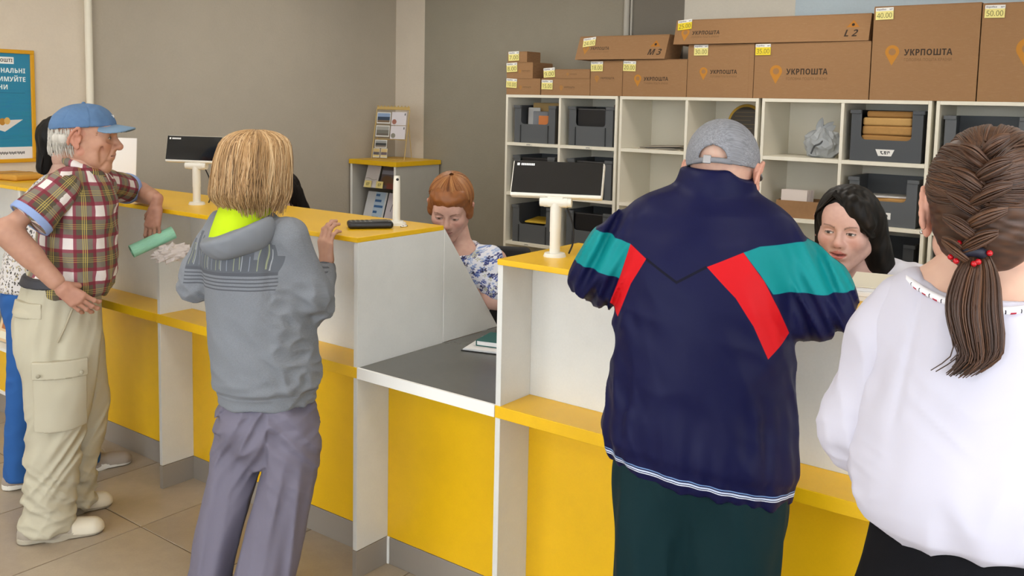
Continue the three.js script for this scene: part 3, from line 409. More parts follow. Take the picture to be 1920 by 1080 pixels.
  carton('tilted long cardboard box marked M3, tag 24.00', -1.172, -0.52, 2.0085, 2.165, 0.22, { z: 0.02, shear: 0.42, turn: 0.035, logo: [0.1, 0.5, 0.021], pale: 0.8, code: 'M 3', codeAt: 0.8, tag: [-1.09, 2.125, '24.00', false, 0.12] });
  carton('medium cardboard box left of the widest one, tag 30.00', -0.362, 0.064, T, 2.092, 0.34, { logo: [0.25, 0.5, 0.026], seam: true, tag: [-0.275, 2.058, '30.00', false, 0] });
  carton('wide cardboard box with large printed name, tag 35.00', 0.068, 0.728, T, 2.092, 0.36, { logo: [0.2, 0.5, 0.036], tag: [0.118, 2.055, '35.00', true, 0] });
  carton('long tilted cardboard box marked L2 on two boxes, tag 25.00', -0.455, 0.712, 2.0945, 2.246, 0.26, { z: 0.012, shear: 0.28, turn: 0.02, logo: [0.06, 0.5, 0.027], code: 'L 2', codeAt: 0.88, tag: [-0.395, 2.215, '25.00', true, 0.1] });
  carton('tall cardboard box at right of the long one, tag 40.00', 0.734, 1.262, T, 2.275, 0.36, { logo: [0.2, 0.48, 0.036], tag: [0.79, 2.235, '40.00', false, 0.02] });
  carton('large cardboard box above the girl with the braid, tag 50.00', 1.268, 1.95, T, 2.268, 0.36, { logo: [0.32, 0.46, 0.055], tag: [1.325, 2.225, '50.00', false, -0.02] });
}
// ---------------------------------------------------------------- distance fields and their surfaces
const sub3 = (a, b) => [a[0] - b[0], a[1] - b[1], a[2] - b[2]], add3 = (a, b) => [a[0] + b[0], a[1] + b[1], a[2] + b[2]], mul3 = (a, s) => [a[0] * s, a[1] * s, a[2] * s], dot3 = (a, b) => a[0] * b[0] + a[1] * b[1] + a[2] * b[2];
const cross3 = (a, b) => [a[1] * b[2] - a[2] * b[1], a[2] * b[0] - a[0] * b[2], a[0] * b[1] - a[1] * b[0]], len3 = (a) => Math.hypot(a[0], a[1], a[2]), unit = (a) => mul3(a, 1 / (len3(a) || 1)), mix3 = (a, b, t) => [a[0] + (b[0] - a[0]) * t, a[1] + (b[1] - a[1]) * t, a[2] + (b[2] - a[2]) * t];
const sstep = (a, b, x) => { const t = Math.max(0, Math.min(1, (x - a) / (b - a))); return t * t * (3 - 2 * t); };
const bounds = (pts, r) => ({ lo: [0, 1, 2].map((k) => Math.min(...pts.map((p) => p[k])) - r), hi: [0, 1, 2].map((k) => Math.max(...pts.map((p) => p[k])) + r) });
// tapered capsule
function cap(a, b, ra, rb = ra, k = 0.02, o = {}) {
  const d = sub3(b, a), dd = dot3(d, d) || 1e-9;
  return { f: (x, y, z) => { const px = x - a[0], py = y - a[1], pz = z - a[2], h = Math.max(0, Math.min(1, (px * d[0] + py * d[1] + pz * d[2]) / dd)); return Math.hypot(px - d[0] * h, py - d[1] * h, pz - d[2] * h) - (ra + (rb - ra) * h); }, ...bounds([a, b], Math.max(ra, rb)), k, ...o };
}
// ellipsoid, turned by a quaternion if given
function ell(c, r, k = 0.02, o = {}) {
  const q = o.q ? o.q.clone().invert() : null, v = V(0, 0, 0), R = Math.max(...r);
  return { f: (x, y, z) => { v.set(x - c[0], y - c[1], z - c[2]); if (q) v.applyQuaternion(q); const k0 = Math.hypot(v.x / r[0], v.y / r[1], v.z / r[2]), k1 = Math.hypot(v.x / (r[0] * r[0]), v.y / (r[1] * r[1]), v.z / (r[2] * r[2])); return k1 < 1e-9 ? -Math.min(...r) : (k0 * (k0 - 1)) / k1; }, ...bounds([c], R), k, ...o };
}
// stack of ellipses [y, cx, cz, rx, rz] from bottom to top
function loft(S, k = 0.02, o = {}) {
  S = [...S].sort((a, b) => a[0] - b[0]); const n = S.length, at = (y) => { let i = 0; while (i < n - 2 && y > S[i + 1][0]) i++; const a = S[Math.max(0, i - 1)], b = S[i], c = S[i + 1], d = S[Math.min(n - 1, i + 2)], t = Math.max(0, Math.min(1, (y - b[0]) / (c[0] - b[0]))); return [1, 2, 3, 4].map((m) => 0.5 * (2 * b[m] + (c[m] - a[m]) * t + (2 * a[m] - 5 * b[m] + 4 * c[m] - d[m]) * t * t + (3 * b[m] - a[m] - 3 * c[m] + d[m]) * t * t * t)); };
  const y0 = S[0][0], y1 = S[n - 1][0], e = o.round ?? 0.01, pts = S.flatMap((s) => [[s[1] - s[3], s[0], s[2] - s[4]], [s[1] + s[3], s[0], s[2] + s[4]]]);
  return { at, f: (x, y, z) => { const [cx, cz, rx, rz] = at(y), dx = (x - cx) / rx, dz = (z - cz) / rz, m = Math.hypot(dx, dz), g = Math.hypot(dx / rx, dz / rz), d = m < 1e-6 ? -Math.min(rx, rz) : ((m - 1) * m) / g, c = Math.max(y - y1, y0 - y), a = Math.max(d + e, 0), b = Math.max(c + e, 0); return Math.min(Math.max(d + e, c + e), 0) + Math.hypot(a, b) - e; }, ...bounds(pts, 0.005), k, ...o };
}
const cut = (p) => ({ ...p, cut: true });
// surface of the joined shapes on a grid of the given cell
function surface(prims, cell, { disp, color, uv, period, lo, hi } = {}) {
  const L = lo ?? [0, 1, 2].map((k) => Math.min(...prims.filter((p) => !p.cut).map((p) => p.lo[k])) - 3 * cell), Hh = hi ?? [0, 1, 2].map((k) => Math.max(...prims.filter((p) => !p.cut).map((p) => p.hi[k])) + 3 * cell);
  const N = [0, 1, 2].map((k) => Math.max(4, Math.ceil((Hh[k] - L[k]) / cell) + 1)), [nx, ny, nz] = N, F = new Float32Array(nx * ny * nz).fill(0.06), nxy = nx * ny;
  for (const p of prims) {
    const m = 0.02 + 2 * cell + (p.k ?? 0), a = [0, 1, 2].map((k) => Math.max(0, Math.floor((p.lo[k] - m - L[k]) / cell))), b = [0, 1, 2].map((k) => Math.min(N[k] - 1, Math.ceil((p.hi[k] + m - L[k]) / cell)));
    for (let z = a[2]; z <= b[2]; z++) for (let y = a[1]; y <= b[1]; y++) for (let x = a[0]; x <= b[0]; x++) {
      const i = z * nxy + y * nx + x, d0 = p.f(L[0] + x * cell, L[1] + y * cell, L[2] + z * cell), f = F[i], k = p.k;
      if (p.cut) { const d = -d0, h = k > 0 ? Math.max(k - Math.abs(f - d), 0) / k : 0; F[i] = Math.max(f, d) + h * h * k * 0.25; } else { const h = k > 0 ? Math.max(k - Math.abs(f - d0), 0) / k : 0; F[i] = Math.min(f, d0) - h * h * k * 0.25; }
    }
  }
  if (disp) for (let z = 0, i = 0; z < nz; z++) for (let y = 0; y < ny; y++) for (let x = 0; x < nx; x++, i++) if (Math.abs(F[i]) < 0.035) F[i] -= disp(L[0] + x * cell, L[1] + y * cell, L[2] + z * cell);
  const vid = new Int32Array(nx * ny * nz).fill(-1), pos = [], idx = [];
  for (let z = 0; z < nz - 1; z++) for (let y = 0; y < ny - 1; y++) for (let x = 0; x < nx - 1; x++) {
    const i = z * nxy + y * nx + x; let mask = 0; const f = [F[i], F[i + 1], F[i + nx], F[i + nx + 1], F[i + nxy], F[i + nxy + 1], F[i + nxy + nx], F[i + nxy + nx + 1]];
    for (let c = 0; c < 8; c++) if (f[c] < 0) mask |= 1 << c;
    if (mask === 0 || mask === 255) continue;
    let sx = 0, sy = 0, sz = 0, n = 0;
    for (let c = 0; c < 8; c++) for (const bit of [1, 2, 4]) { const d = c | bit; if (d === c || ((mask >> c) & 1) === ((mask >> d) & 1)) continue; const t = f[c] / (f[c] - f[d]); sx += (c & 1) + (bit === 1 ? t : 0); sy += ((c >> 1) & 1) + (bit === 2 ? t : 0); sz += ((c >> 2) & 1) + (bit === 4 ? t : 0); n++; }
    vid[i] = pos.length / 3; pos.push(L[0] + (x + sx / n) * cell, L[1] + (y + sy / n) * cell, L[2] + (z + sz / n) * cell);
  }
  const quad = (a, b, c, d, flip) => { if (a < 0 || b < 0 || c < 0 || d < 0) return; if (flip) idx.push(a, c, b, a, d, c); else idx.push(a, b, c, a, c, d); };
  for (let z = 1; z < nz - 1; z++) for (let y = 1; y < ny - 1; y++) for (let x = 1; x < nx - 1; x++) {
    const i = z * nxy + y * nx + x, s = F[i] < 0;
    if (s !== F[i + 1] < 0) quad(vid[i - nx - nxy], vid[i - nxy], vid[i], vid[i - nx], !s);
    if (s !== F[i + nx] < 0) quad(vid[i - 1 - nxy], vid[i - nxy], vid[i], vid[i - 1], s);
    if (s !== F[i + nxy] < 0) quad(vid[i - 1 - nx], vid[i - nx], vid[i], vid[i - 1], !s);
  }
  // normals from the field
  const nrm = new Float32Array(pos.length), smp = (gx, gy, gz) => { const x = Math.max(0, Math.min(nx - 1.001, gx)), y = Math.max(0, Math.min(ny - 1.001, gy)), z = Math.max(0, Math.min(nz - 1.001, gz)), i = Math.floor(x), j = Math.floor(y), k = Math.floor(z), a = x - i, b = y - j, c = z - k, o = k * nxy + j * nx + i; const q = (p) => (F[p] * (1 - a) + F[p + 1] * a) * (1 - b) + (F[p + nx] * (1 - a) + F[p + nx + 1] * a) * b; return q(o) * (1 - c) + q(o + nxy) * c; };
  for (let v = 0; v < pos.length; v += 3) { const g = [0, 1, 2].map((k) => (pos[v + k] - L[k]) / cell), n = unit([smp(g[0] + 0.7, g[1], g[2]) - smp(g[0] - 0.7, g[1], g[2]), smp(g[0], g[1] + 0.7, g[2]) - smp(g[0], g[1] - 0.7, g[2]), smp(g[0], g[1], g[2] + 0.7) - smp(g[0], g[1], g[2] - 0.7)]); nrm[v] = n[0]; nrm[v + 1] = n[1]; nrm[v + 2] = n[2]; }
  // orient by the normals
  if (idx.length) { let agree = 0; for (let t = 0; t < idx.length; t += 3 * Math.max(1, Math.floor(idx.length / 900))) { const [a, b, c] = [idx[t] * 3, idx[t + 1] * 3, idx[t + 2] * 3], g = cross3(sub3([pos[b], pos[b + 1], pos[b + 2]], [pos[a], pos[a + 1], pos[a + 2]]), sub3([pos[c], pos[c + 1], pos[c + 2]], [pos[a], pos[a + 1], pos[a + 2]])); agree += Math.sign(g[0] * nrm[a] + g[1] * nrm[a + 1] + g[2] * nrm[a + 2]); } if (agree < 0) for (let t = 0; t < idx.length; t += 3) { const w = idx[t]; idx[t] = idx[t + 1]; idx[t + 1] = w; } }
  const n = pos.length / 3; let P = pos, Nn = Array.from(nrm), U = [], Cc = [];
  for (let v = 0; v < n; v++) { const p = [pos[3 * v], pos[3 * v + 1], pos[3 * v + 2]], q = [nrm[3 * v], nrm[3 * v + 1], nrm[3 * v + 2]]; const t = uv ? uv(p, q) : [p[0] + p[2], p[1]]; U.push(t[0], t[1]); if (color) { const c = color(p, q); Cc.push(c[0], c[1], c[2]); } }
  if (uv && period) { const moved = new Map(); for (let t = 0; t < idx.length; t += 3) { const us = [0, 1, 2].map((k) => U[2 * idx[t + k]]), mx = Math.max(...us); for (let k = 0; k < 3; k++) if (mx - us[k] > period / 2) { const v = idx[t + k]; if (!moved.has(v)) { moved.set(v, P.length / 3); P.push(P[3 * v], P[3 * v + 1], P[3 * v + 2]); Nn.push(Nn[3 * v], Nn[3 * v + 1], Nn[3 * v + 2]); U.push(U[2 * v] + period, U[2 * v + 1]); if (color) Cc.push(Cc[3 * v], Cc[3 * v + 1], Cc[3 * v + 2]); } idx[t + k] = moved.get(v); } } }
  const g = new THREE.BufferGeometry(); g.setAttribute('position', new THREE.Float32BufferAttribute(P, 3)); g.setAttribute('normal', new THREE.Float32BufferAttribute(Nn, 3)); g.setAttribute('uv', new THREE.Float32BufferAttribute(U, 2)); if (color) g.setAttribute('color', new THREE.Float32BufferAttribute(Cc, 3)); g.setIndex(idx); return g;
}
// strands of hair: tapered tubes with a colour of their own
function strands(list, sides = 4) {
  const P = [], Nn = [], C = [], I = [], U = [];
  for (const { pts, r0, r1, c } of list) {
    const n = pts.length; let side = null; const base = P.length / 3;
    for (let i = 0; i < n; i++) {
      const d = unit(sub3(pts[Math.min(n - 1, i + 1)], pts[Math.max(0, i - 1)])); if (!side) side = unit(cross3(d, Math.abs(d[1]) < 0.9 ? [0, 1, 0] : [1, 0, 0])); side = unit(sub3(side, mul3(d, dot3(side, d)))); const up = cross3(d, side), t = i / (n - 1), r = (r0 + (r1 - r0) * t) * (0.5 + 0.5 * Math.min(1, t * 6));
      for (let s = 0; s < sides; s++) { const a = (s / sides) * 2 * Math.PI, m = add3(mul3(side, Math.cos(a)), mul3(up, Math.sin(a))); P.push(pts[i][0] + m[0] * r, pts[i][1] + m[1] * r, pts[i][2] + m[2] * r); Nn.push(...m); C.push(...c); U.push(s / sides, t); }
      if (i) for (let s = 0; s < sides; s++) { const a = base + (i - 1) * sides + s, b = base + (i - 1) * sides + ((s + 1) % sides), e = a + sides, f = b + sides; I.push(a, b, f, a, f, e); }
    }
  }
  const g = new THREE.BufferGeometry(); g.setAttribute('position', new THREE.Float32BufferAttribute(P, 3)); g.setAttribute('normal', new THREE.Float32BufferAttribute(Nn, 3)); g.setAttribute('uv', new THREE.Float32BufferAttribute(U, 2)); g.setAttribute('color', new THREE.Float32BufferAttribute(C, 3)); g.setIndex(I); return g;
}
const lin = (hex) => { const c = new THREE.Color(hex); return [c.r, c.g, c.b]; };
const joined = (list) => mergeGeometries(list);

// ---------------------------------------------------------------- heads, hands, bodies
function frame(fwd, up = [0, 1, 0]) { const z = unit(fwd), x = unit(cross3(up, z)), y = cross3(z, x); return new THREE.Matrix4().makeBasis(V(...x), V(...y), V(...z)); }
// head in its own axes: x to the person's left, y up, z out of the face; origin between the eyes' height and the ears
function headGeo(o) {
  const s = o.s ?? 1, cell = (o.cell ?? 0.003), old = o.old ?? 0, w = o.wide ?? 1, ey = 0.0, mo = o.mouth ?? 0, jaw = o.jaw ?? 1;
  const P = [
    ell([0, 0.036 - (o.low ?? 0), -0.014], [0.075 * w, 0.084 - (o.low ?? 0) * 0.6, 0.096], 0.02), ell([0, -0.03, 0.026], [0.063 * w, 0.082, 0.062], 0.03), ell([0, -0.04, -0.02], [0.06 * w, 0.07, 0.06], 0.03),
    cap([-0.05 * w, -0.055, 0.0], [-0.016, -0.1 - 0.004 * jaw, 0.058], 0.022, 0.018, 0.025), cap([0.05 * w, -0.055, 0.0], [0.016, -0.1 - 0.004 * jaw, 0.058], 0.022, 0.018, 0.025), ell([0, -0.102, 0.066], [0.02, 0.017, 0.018], 0.02),
    ell([-0.041 * w, -0.024, 0.056], [0.023, 0.022, 0.022], 0.025), ell([0.041 * w, -0.024, 0.056], [0.023, 0.022, 0.022], 0.025),
    cap([-0.036, 0.02, 0.071], [0.036, 0.02, 0.071], 0.014, 0.014, 0.02), ell([0, 0.05 - (o.low ?? 0), 0.055], [0.05 * w, 0.04, 0.036], 0.03),
    cap([0, 0.012, 0.083], [0, -0.026, 0.101 + (o.nose ?? 0)], 0.0075, 0.0115, 0.012), ell([0, -0.03, 0.1 + (o.nose ?? 0)], [0.012, 0.0105, 0.012], 0.008), ell([-0.0125, -0.034, 0.09], [0.0085, 0.0085, 0.011], 0.008), ell([0.0125, -0.034, 0.09], [0.0085, 0.0085, 0.011], 0.008),
    ell([0, -0.06, 0.074], [0.03, 0.024, 0.02], 0.02),
    cut(ell([-0.032, ey + 0.001, 0.1], [0.019, 0.0125, 0.02], 0.014)), cut(ell([0.032, ey + 0.001, 0.1], [0.019, 0.0125, 0.02], 0.014)),
    ell([-0.0315, ey, 0.0725], [0.0155, 0.0125, 0.0135], 0.004), ell([0.0315, ey, 0.0725], [0.0155, 0.0125, 0.0135], 0.004),
    cap([-0.018, -0.0575, 0.083], [0, -0.0555, 0.0905], 0.0045, 0.0055, 0.006), cap([0.018, -0.0575, 0.083], [0, -0.0555, 0.0905], 0.0045, 0.0055, 0.006), cap([-0.014, -0.067 - mo, 0.084], [0.014, -0.067 - mo, 0.084], 0.006, 0.006, 0.008), ell([0, -0.067 - mo, 0.087], [0.012, 0.006, 0.006], 0.006),
    cut(cap([-0.021, -0.0615 - mo / 2, 0.089], [0.021, -0.0615 - mo / 2, 0.089], 0.0016 + mo * 0.6, 0.0016 + mo * 0.6, 0.004)),
    cut(ell([-0.006, -0.0385, 0.1], [0.0032, 0.003, 0.004], 0.003)), cut(ell([0.006, -0.0385, 0.1], [0.0032, 0.003, 0.004], 0.003)),
  ];
  for (const q of [-1, 1]) {   // ears
    const c = [q * 0.0755 * w, -0.004, -0.012], arc = []; for (let i = 0; i <= 9; i++) { const a = -2.1 + (i / 9) * 4.6; arc.push([c[0] + q * (0.012 + 0.004 * Math.cos(a)), c[1] + 0.029 * Math.cos(a + 0.35) + 0.004, c[2] - 0.006 - 0.019 * Math.sin(a - 0.5) * 0.95]); }
    P.push(ell([c[0] + q * 0.006, c[1], c[2] - 0.004], [0.007, 0.03, 0.017], 0.008)); for (let i = 0; i < 9; i++) P.push(cap(arc[i], arc[i + 1], 0.0042, 0.0042, 0.004)); P.push(ell([c[0] + q * 0.008, c[1] - 0.03, c[2] + 0.004], [0.006, 0.011, 0.009], 0.006)); P.push(cap([c[0] + q * 0.004, c[1] + 0.006, c[2] + 0.012], [c[0] + q * 0.006, c[1] - 0.012, c[2] + 0.011], 0.005, 0.005, 0.006)); P.push(cut(ell([c[0] + q * 0.016, c[1] - 0.003, c[2] + 0.001], [0.009, 0.013, 0.009], 0.005)));
  }
  if (old) for (const q of [-1, 1]) { P.push(cut(cap([q * 0.019, -0.029, 0.092], [q * 0.033, -0.07, 0.081], 0.003, 0.003, 0.007))); P.push(ell([q * 0.046 * w, -0.075, 0.035], [0.018, 0.022, 0.022], 0.02)); P.push(cut(cap([q * 0.018, -0.015, 0.09], [q * 0.046, -0.012, 0.078], 0.0026, 0.0026, 0.006))); P.push(cut(cap([q * 0.052, -0.03, 0.062], [q * 0.046, -0.075, 0.062], 0.004, 0.003, 0.016))); for (const a of [-0.3, 0.1, 0.5]) P.push(cut(cap([q * 0.05, 0.004 + a * 0.006, 0.064], [q * 0.061, 0.006 + a * 0.018, 0.046], 0.0016, 0.0014, 0.004))); P.push(cut(cap([q * 0.03, -0.082, 0.077], [q * 0.038, -0.1, 0.064], 0.002, 0.002, 0.01))); P.push(cap([q * 0.012, -0.11, 0.04], [q * 0.02, -0.16, 0.0], 0.014, 0.01, 0.02)); }
  const [sr, sg, sb] = o.skin, lip = o.lips, br = o.brow, iris = lin(o.iris ?? '#4a3626');
  const color = (p) => {
    const [x, y, z] = p, ax = Math.abs(x), n = 0.5 + 0.5 * noise3(x * 55, y * 55, z * 55), m = 0.5 + 0.5 * noise3(x * 190, y * 190, z * 190);
    let c = [sr * (0.95 + 0.08 * n + 0.04 * m), sg * (0.92 + 0.12 * n + 0.04 * m), sb * (0.92 + 0.1 * n + 0.05 * m)];
    const blend = (t, k) => { k = Math.max(0, Math.min(1, k)); c = mix3(c, t, k); };
    const flush = [sr * 1.0, sg * 0.72, sb * 0.7]; blend(flush, 0.55 * Math.exp(-(((ax - 0.042) / 0.018) ** 2) - ((y + 0.028) / 0.018) ** 2) * sstep(0.02, 0.05, z)); blend(flush, 0.6 * Math.exp(-((x / 0.014) ** 2) - ((y + 0.03) / 0.012) ** 2) * sstep(0.085, 0.095, z)); if (ax > 0.073 * w) blend(flush, 0.6);
    if (z > 0.06) {
      const yl = -0.0615 - mo * 0.5, half = 0.0095 * (1 - (ax / 0.0245) ** 2) + mo * 0.9 * (1 - (ax / 0.0245) ** 2); if (ax < 0.0245 && Math.abs(y - yl) < half) { blend(lip, 0.85); if (Math.abs(y - yl) < 0.0012 + mo * 0.55 * (1 - (ax / 0.02) ** 2)) blend([lip[0] * 0.25, lip[1] * 0.2, lip[2] * 0.2], 0.8); }
      const t = (ax - 0.014) / 0.036, by = 0.0165 + 0.008 * Math.sin(Math.min(1, Math.max(0, t)) * 2.3); if (t > 0 && t < 1 && Math.abs(y - by) < 0.0036 * (1 - 0.6 * t)) blend(br, (o.browK ?? 0.85) * (0.7 + 0.3 * m));
      const ex = (ax - 0.0315) / 0.0145, open = (o.open ?? 1) * 0.0052 * (1 - ex * ex), yy = y - ey + (o.down ?? 0) * 0.002; if (Math.abs(ex) < 1 && z > 0.07) { if (Math.abs(yy) < open) { blend([0.62, 0.6, 0.58], 1); const gx = ax - 0.0315 - (o.look ?? 0) * Math.sign(x) * 0.004, d = Math.hypot(gx, yy + (o.down ?? 0) * 0.001); if (d < 0.0054) blend(iris, 1); if (d < 0.0024) blend([0.01, 0.01, 0.01], 1); } if (yy > open - 0.0012 && yy < open + 0.0022) blend(o.lash ?? br, 0.85); if (yy < -open + 0.0004 && yy > -open - 0.0012) blend(o.lash ?? br, 0.4); }
    }
    if (o.tint) c = o.tint(p, c, n, m) ?? c;
    return c;
  };
  const g = surface(P, cell, { color }); g.scale(s, s, s); g.applyMatrix4(frame(o.fwd, o.up)); g.translate(...o.c); return g;
}
const headPoint = (o, p) => { const v = V(...p).multiplyScalar(o.s ?? 1).applyMatrix4(frame(o.fwd, o.up)); return [v.x + o.c[0], v.y + o.c[1], v.z + o.c[2]]; };
// hand: W wrist, D towards the fingers, N out of the palm, T towards the thumb; curl in radians for each joint of index..little finger and the thumb
function handPrims(W, D, N, T, { s = 1, curl = [0.3, 0.35, 0.4, 0.45], thumb = 0.3, spread = 0.06, thumbOut = 0.7 } = {}) {
  const d = unit(D), n = unit(sub3(N, mul3(d, dot3(N, d)))), t0 = cross3(d, n), t = dot3(t0, T) > 0 ? t0 : mul3(t0, -1), at = (a, b, c) => add3(W, add3(mul3(d, a * s), add3(mul3(t, b * s), mul3(n, c * s)))), P = [cap(at(-0.03, 0, 0), at(0.012, 0, 0), 0.026 * s, 0.024 * s, 0.015), cap(at(0.02, 0.012, 0), at(0.085, 0.026, 0), 0.0155 * s, 0.0125 * s, 0.014), cap(at(0.02, 0.0, 0), at(0.09, 0.008, -0.002), 0.016 * s, 0.0125 * s, 0.014), cap(at(0.02, -0.008, 0), at(0.087, -0.01, -0.001), 0.016 * s, 0.012 * s, 0.014), cap(at(0.02, -0.016, 0), at(0.078, -0.027, 0), 0.0155 * s, 0.011 * s, 0.014)];
  const base = [[0.09, 0.027], [0.095, 0.008], [0.09, -0.0105], [0.08, -0.028]], Lg = [[0.044, 0.026, 0.02], [0.048, 0.029, 0.021], [0.045, 0.027, 0.02], [0.035, 0.021, 0.018]], R = [0.0092, 0.0095, 0.009, 0.008];
  for (let f = 0; f < 4; f++) { let p = at(base[f][0], base[f][1], 0), a = 0; const sp = (1.5 - f) * spread; for (let j = 0; j < 3; j++) { a += curl[f] * (j === 0 ? 0.8 : 1.1); const dir = unit(add3(add3(mul3(d, Math.cos(a) * Math.cos(sp)), mul3(t, Math.sin(sp))), mul3(n, Math.sin(a)))), q = add3(p, mul3(dir, Lg[f][j] * s)); P.push(cap(p, q, (R[f] - 0.0006 * j) * s, (R[f] - 0.0012 - 0.0006 * j) * s, 0.003)); P.push(ell(p, [R[f] * 1.04 * s, R[f] * 1.04 * s, R[f] * 1.04 * s], 0.003)); p = q; } }
  let p = at(0.022, 0.02, 0.004), a = thumb; for (const [L2, r] of [[0.042, 0.0145], [0.032, 0.0108], [0.026, 0.0096]]) { const dir = unit(add3(add3(mul3(d, Math.cos(a) * 0.72), mul3(t, thumbOut * Math.cos(a))), mul3(n, Math.sin(a) + 0.12))), q = add3(p, mul3(dir, L2 * s)); P.push(cap(p, q, r * s, (r - 0.0015) * s, 0.008)); p = q; a += thumb * 0.8; }
  return P;
}
const skinColor = ([r, g, b], blotch = 1) => (p) => { const n = 0.5 + 0.5 * noise3(p[0] * 40, p[1] * 40, p[2] * 40), m = 0.5 + 0.5 * noise3(p[0] * 150, p[1] * 150, p[2] * 150); return [r * (0.94 + 0.1 * n * blotch), g * (0.9 + 0.14 * n * blotch + 0.05 * m), b * (0.9 + 0.12 * n * blotch + 0.06 * m)]; };
// body from joints; slim enough to stay inside the clothes, except r where it shows
function bodyPrims(J, s = 1) {
  const P = [ell(mix3(J.hip, J.chest, 0.12), [0.115 * s, 0.09 * s, 0.08 * s], 0.04), cap(J.hip, J.chest, 0.085 * s, 0.1 * s, 0.05), cap(J.shL, J.shR, 0.036 * s, 0.036 * s, 0.04), cap(J.chest, J.neck, 0.08 * s, 0.05 * s, 0.05), cap(J.neck, J.head, (J.neckR ?? 0.052) * s, (J.neckR ?? 0.052) * 0.96 * s, 0.03)];
  for (const q of ['L', 'R']) { P.push(cap(J['sh' + q], J['el' + q], 0.037 * s, 0.034 * s, 0.02), cap(J['el' + q], J['wr' + q], 0.037 * s, 0.025 * s, 0.02)); if (J['kn' + q]) P.push(cap(J['hp' + q], J['kn' + q], 0.056 * s, 0.044 * s, 0.03), cap(J['kn' + q], J['an' + q], 0.048 * s, 0.033 * s, 0.02), cap(add3(J['an' + q], [0, -0.02, 0]), add3(add3(J['an' + q], [0, -0.05, 0]), mul3(J.toe ?? [0, 0, 1], 0.06)), 0.024 * s, 0.016 * s, 0.01)); }
  return P;
}
const skinMat = new THREE.MeshPhysicalMaterial({ vertexColors: true, roughness: 0.55, sheen: 0.15, sheenRoughness: 0.6 });
const cloth = (c, rough = 0.85, o = {}) => new THREE.MeshPhysicalMaterial({ color: c, roughness: rough, specularIntensity: 0.35, bumpMap: rep(weave, 12), bumpScale: 0.0004, ...o });
const darkHairMat = new THREE.MeshPhysicalMaterial({ vertexColors: true, roughness: 0.55, specularIntensity: 0.45 });
const hairMat = new THREE.MeshPhysicalMaterial({ vertexColors: true, roughness: 0.48 });
const tint = (c, k) => [c[0] * k, c[1] * k, c[2] * k];
// folds that run along the direction (ax, ay) in the upright plane
const folds = (x, y, z, ax, ay, f, along = 2.2) => 0.42 - Math.abs(noise3((x * ay - y * ax) * f, (x * ax + y * ay) * along, z * 3.5));
const ridge = (x, y, z) => 0.45 - Math.abs(noise3(x, y, z));
// person standing on the floor, local z towards the hall
function person(label, base, yaw, floorY = 0) { return thing('person', label, 'person', [base[0], floorY, base[1]], yaw); }
function shoeGeo(heel, dir, len, w, h) {
  const d = unit([dir[0], 0, dir[2]]), r = [d[2], 0, -d[0]], at = (a, b, y) => [heel[0] + d[0] * a * len + r[0] * b * w, heel[1] + y * h, heel[2] + d[2] * a * len + r[2] * b * w];
  const up = [cap(at(0.12, 0, 0.55), at(0.42, 0, 0.5), w * 0.44, w * 0.46, 0.02), cap(at(0.42, 0, 0.42), at(0.86, 0, 0.3), w * 0.46, w * 0.4, 0.02), cap(at(0.14, 0, 0.9), at(0.26, 0, 1.0), w * 0.38, w * 0.36, 0.02), cap(at(0.7, 0.08, 0.3), at(0.86, 0, 0.3), w * 0.44, w * 0.4, 0.02)].map((p) => ({ ...p, f: ((f) => (x, y, z) => Math.max(f(x, y, z), heel[1] + 0.014 - y))(p.f) }));
  const soleShape = [cap(at(0.12, 0, 0), at(0.45, 0, 0), w * 0.45, w * 0.43, 0.02), cap(at(0.45, 0, 0), at(0.84, 0.04, 0), w * 0.45, w * 0.47, 0.02)].map((p) => { const f = p.f; return { ...p, f: (x, y, z) => { const d2 = f(x, heel[1], z); return Math.max(d2, Math.abs(y - heel[1] - 0.0125) - 0.012); } }; });
  return { up, sole: soleShape };
}
// ---------------------------------------------------------------- the man in the tracksuit
const clip = (p, grow, lo, hi, k = 0.002) => ({ ...p, k, lo, hi, f: (x, y, z) => Math.max(p.f(x, y, z) - grow, lo[0] - x, x - hi[0], lo[1] - y, y - hi[1], lo[2] - z, z - hi[2]) });
const below = (g, lo, hi, k = 0.003) => cut({ f: (x, y, z) => y - g(x, z), lo, hi, k });
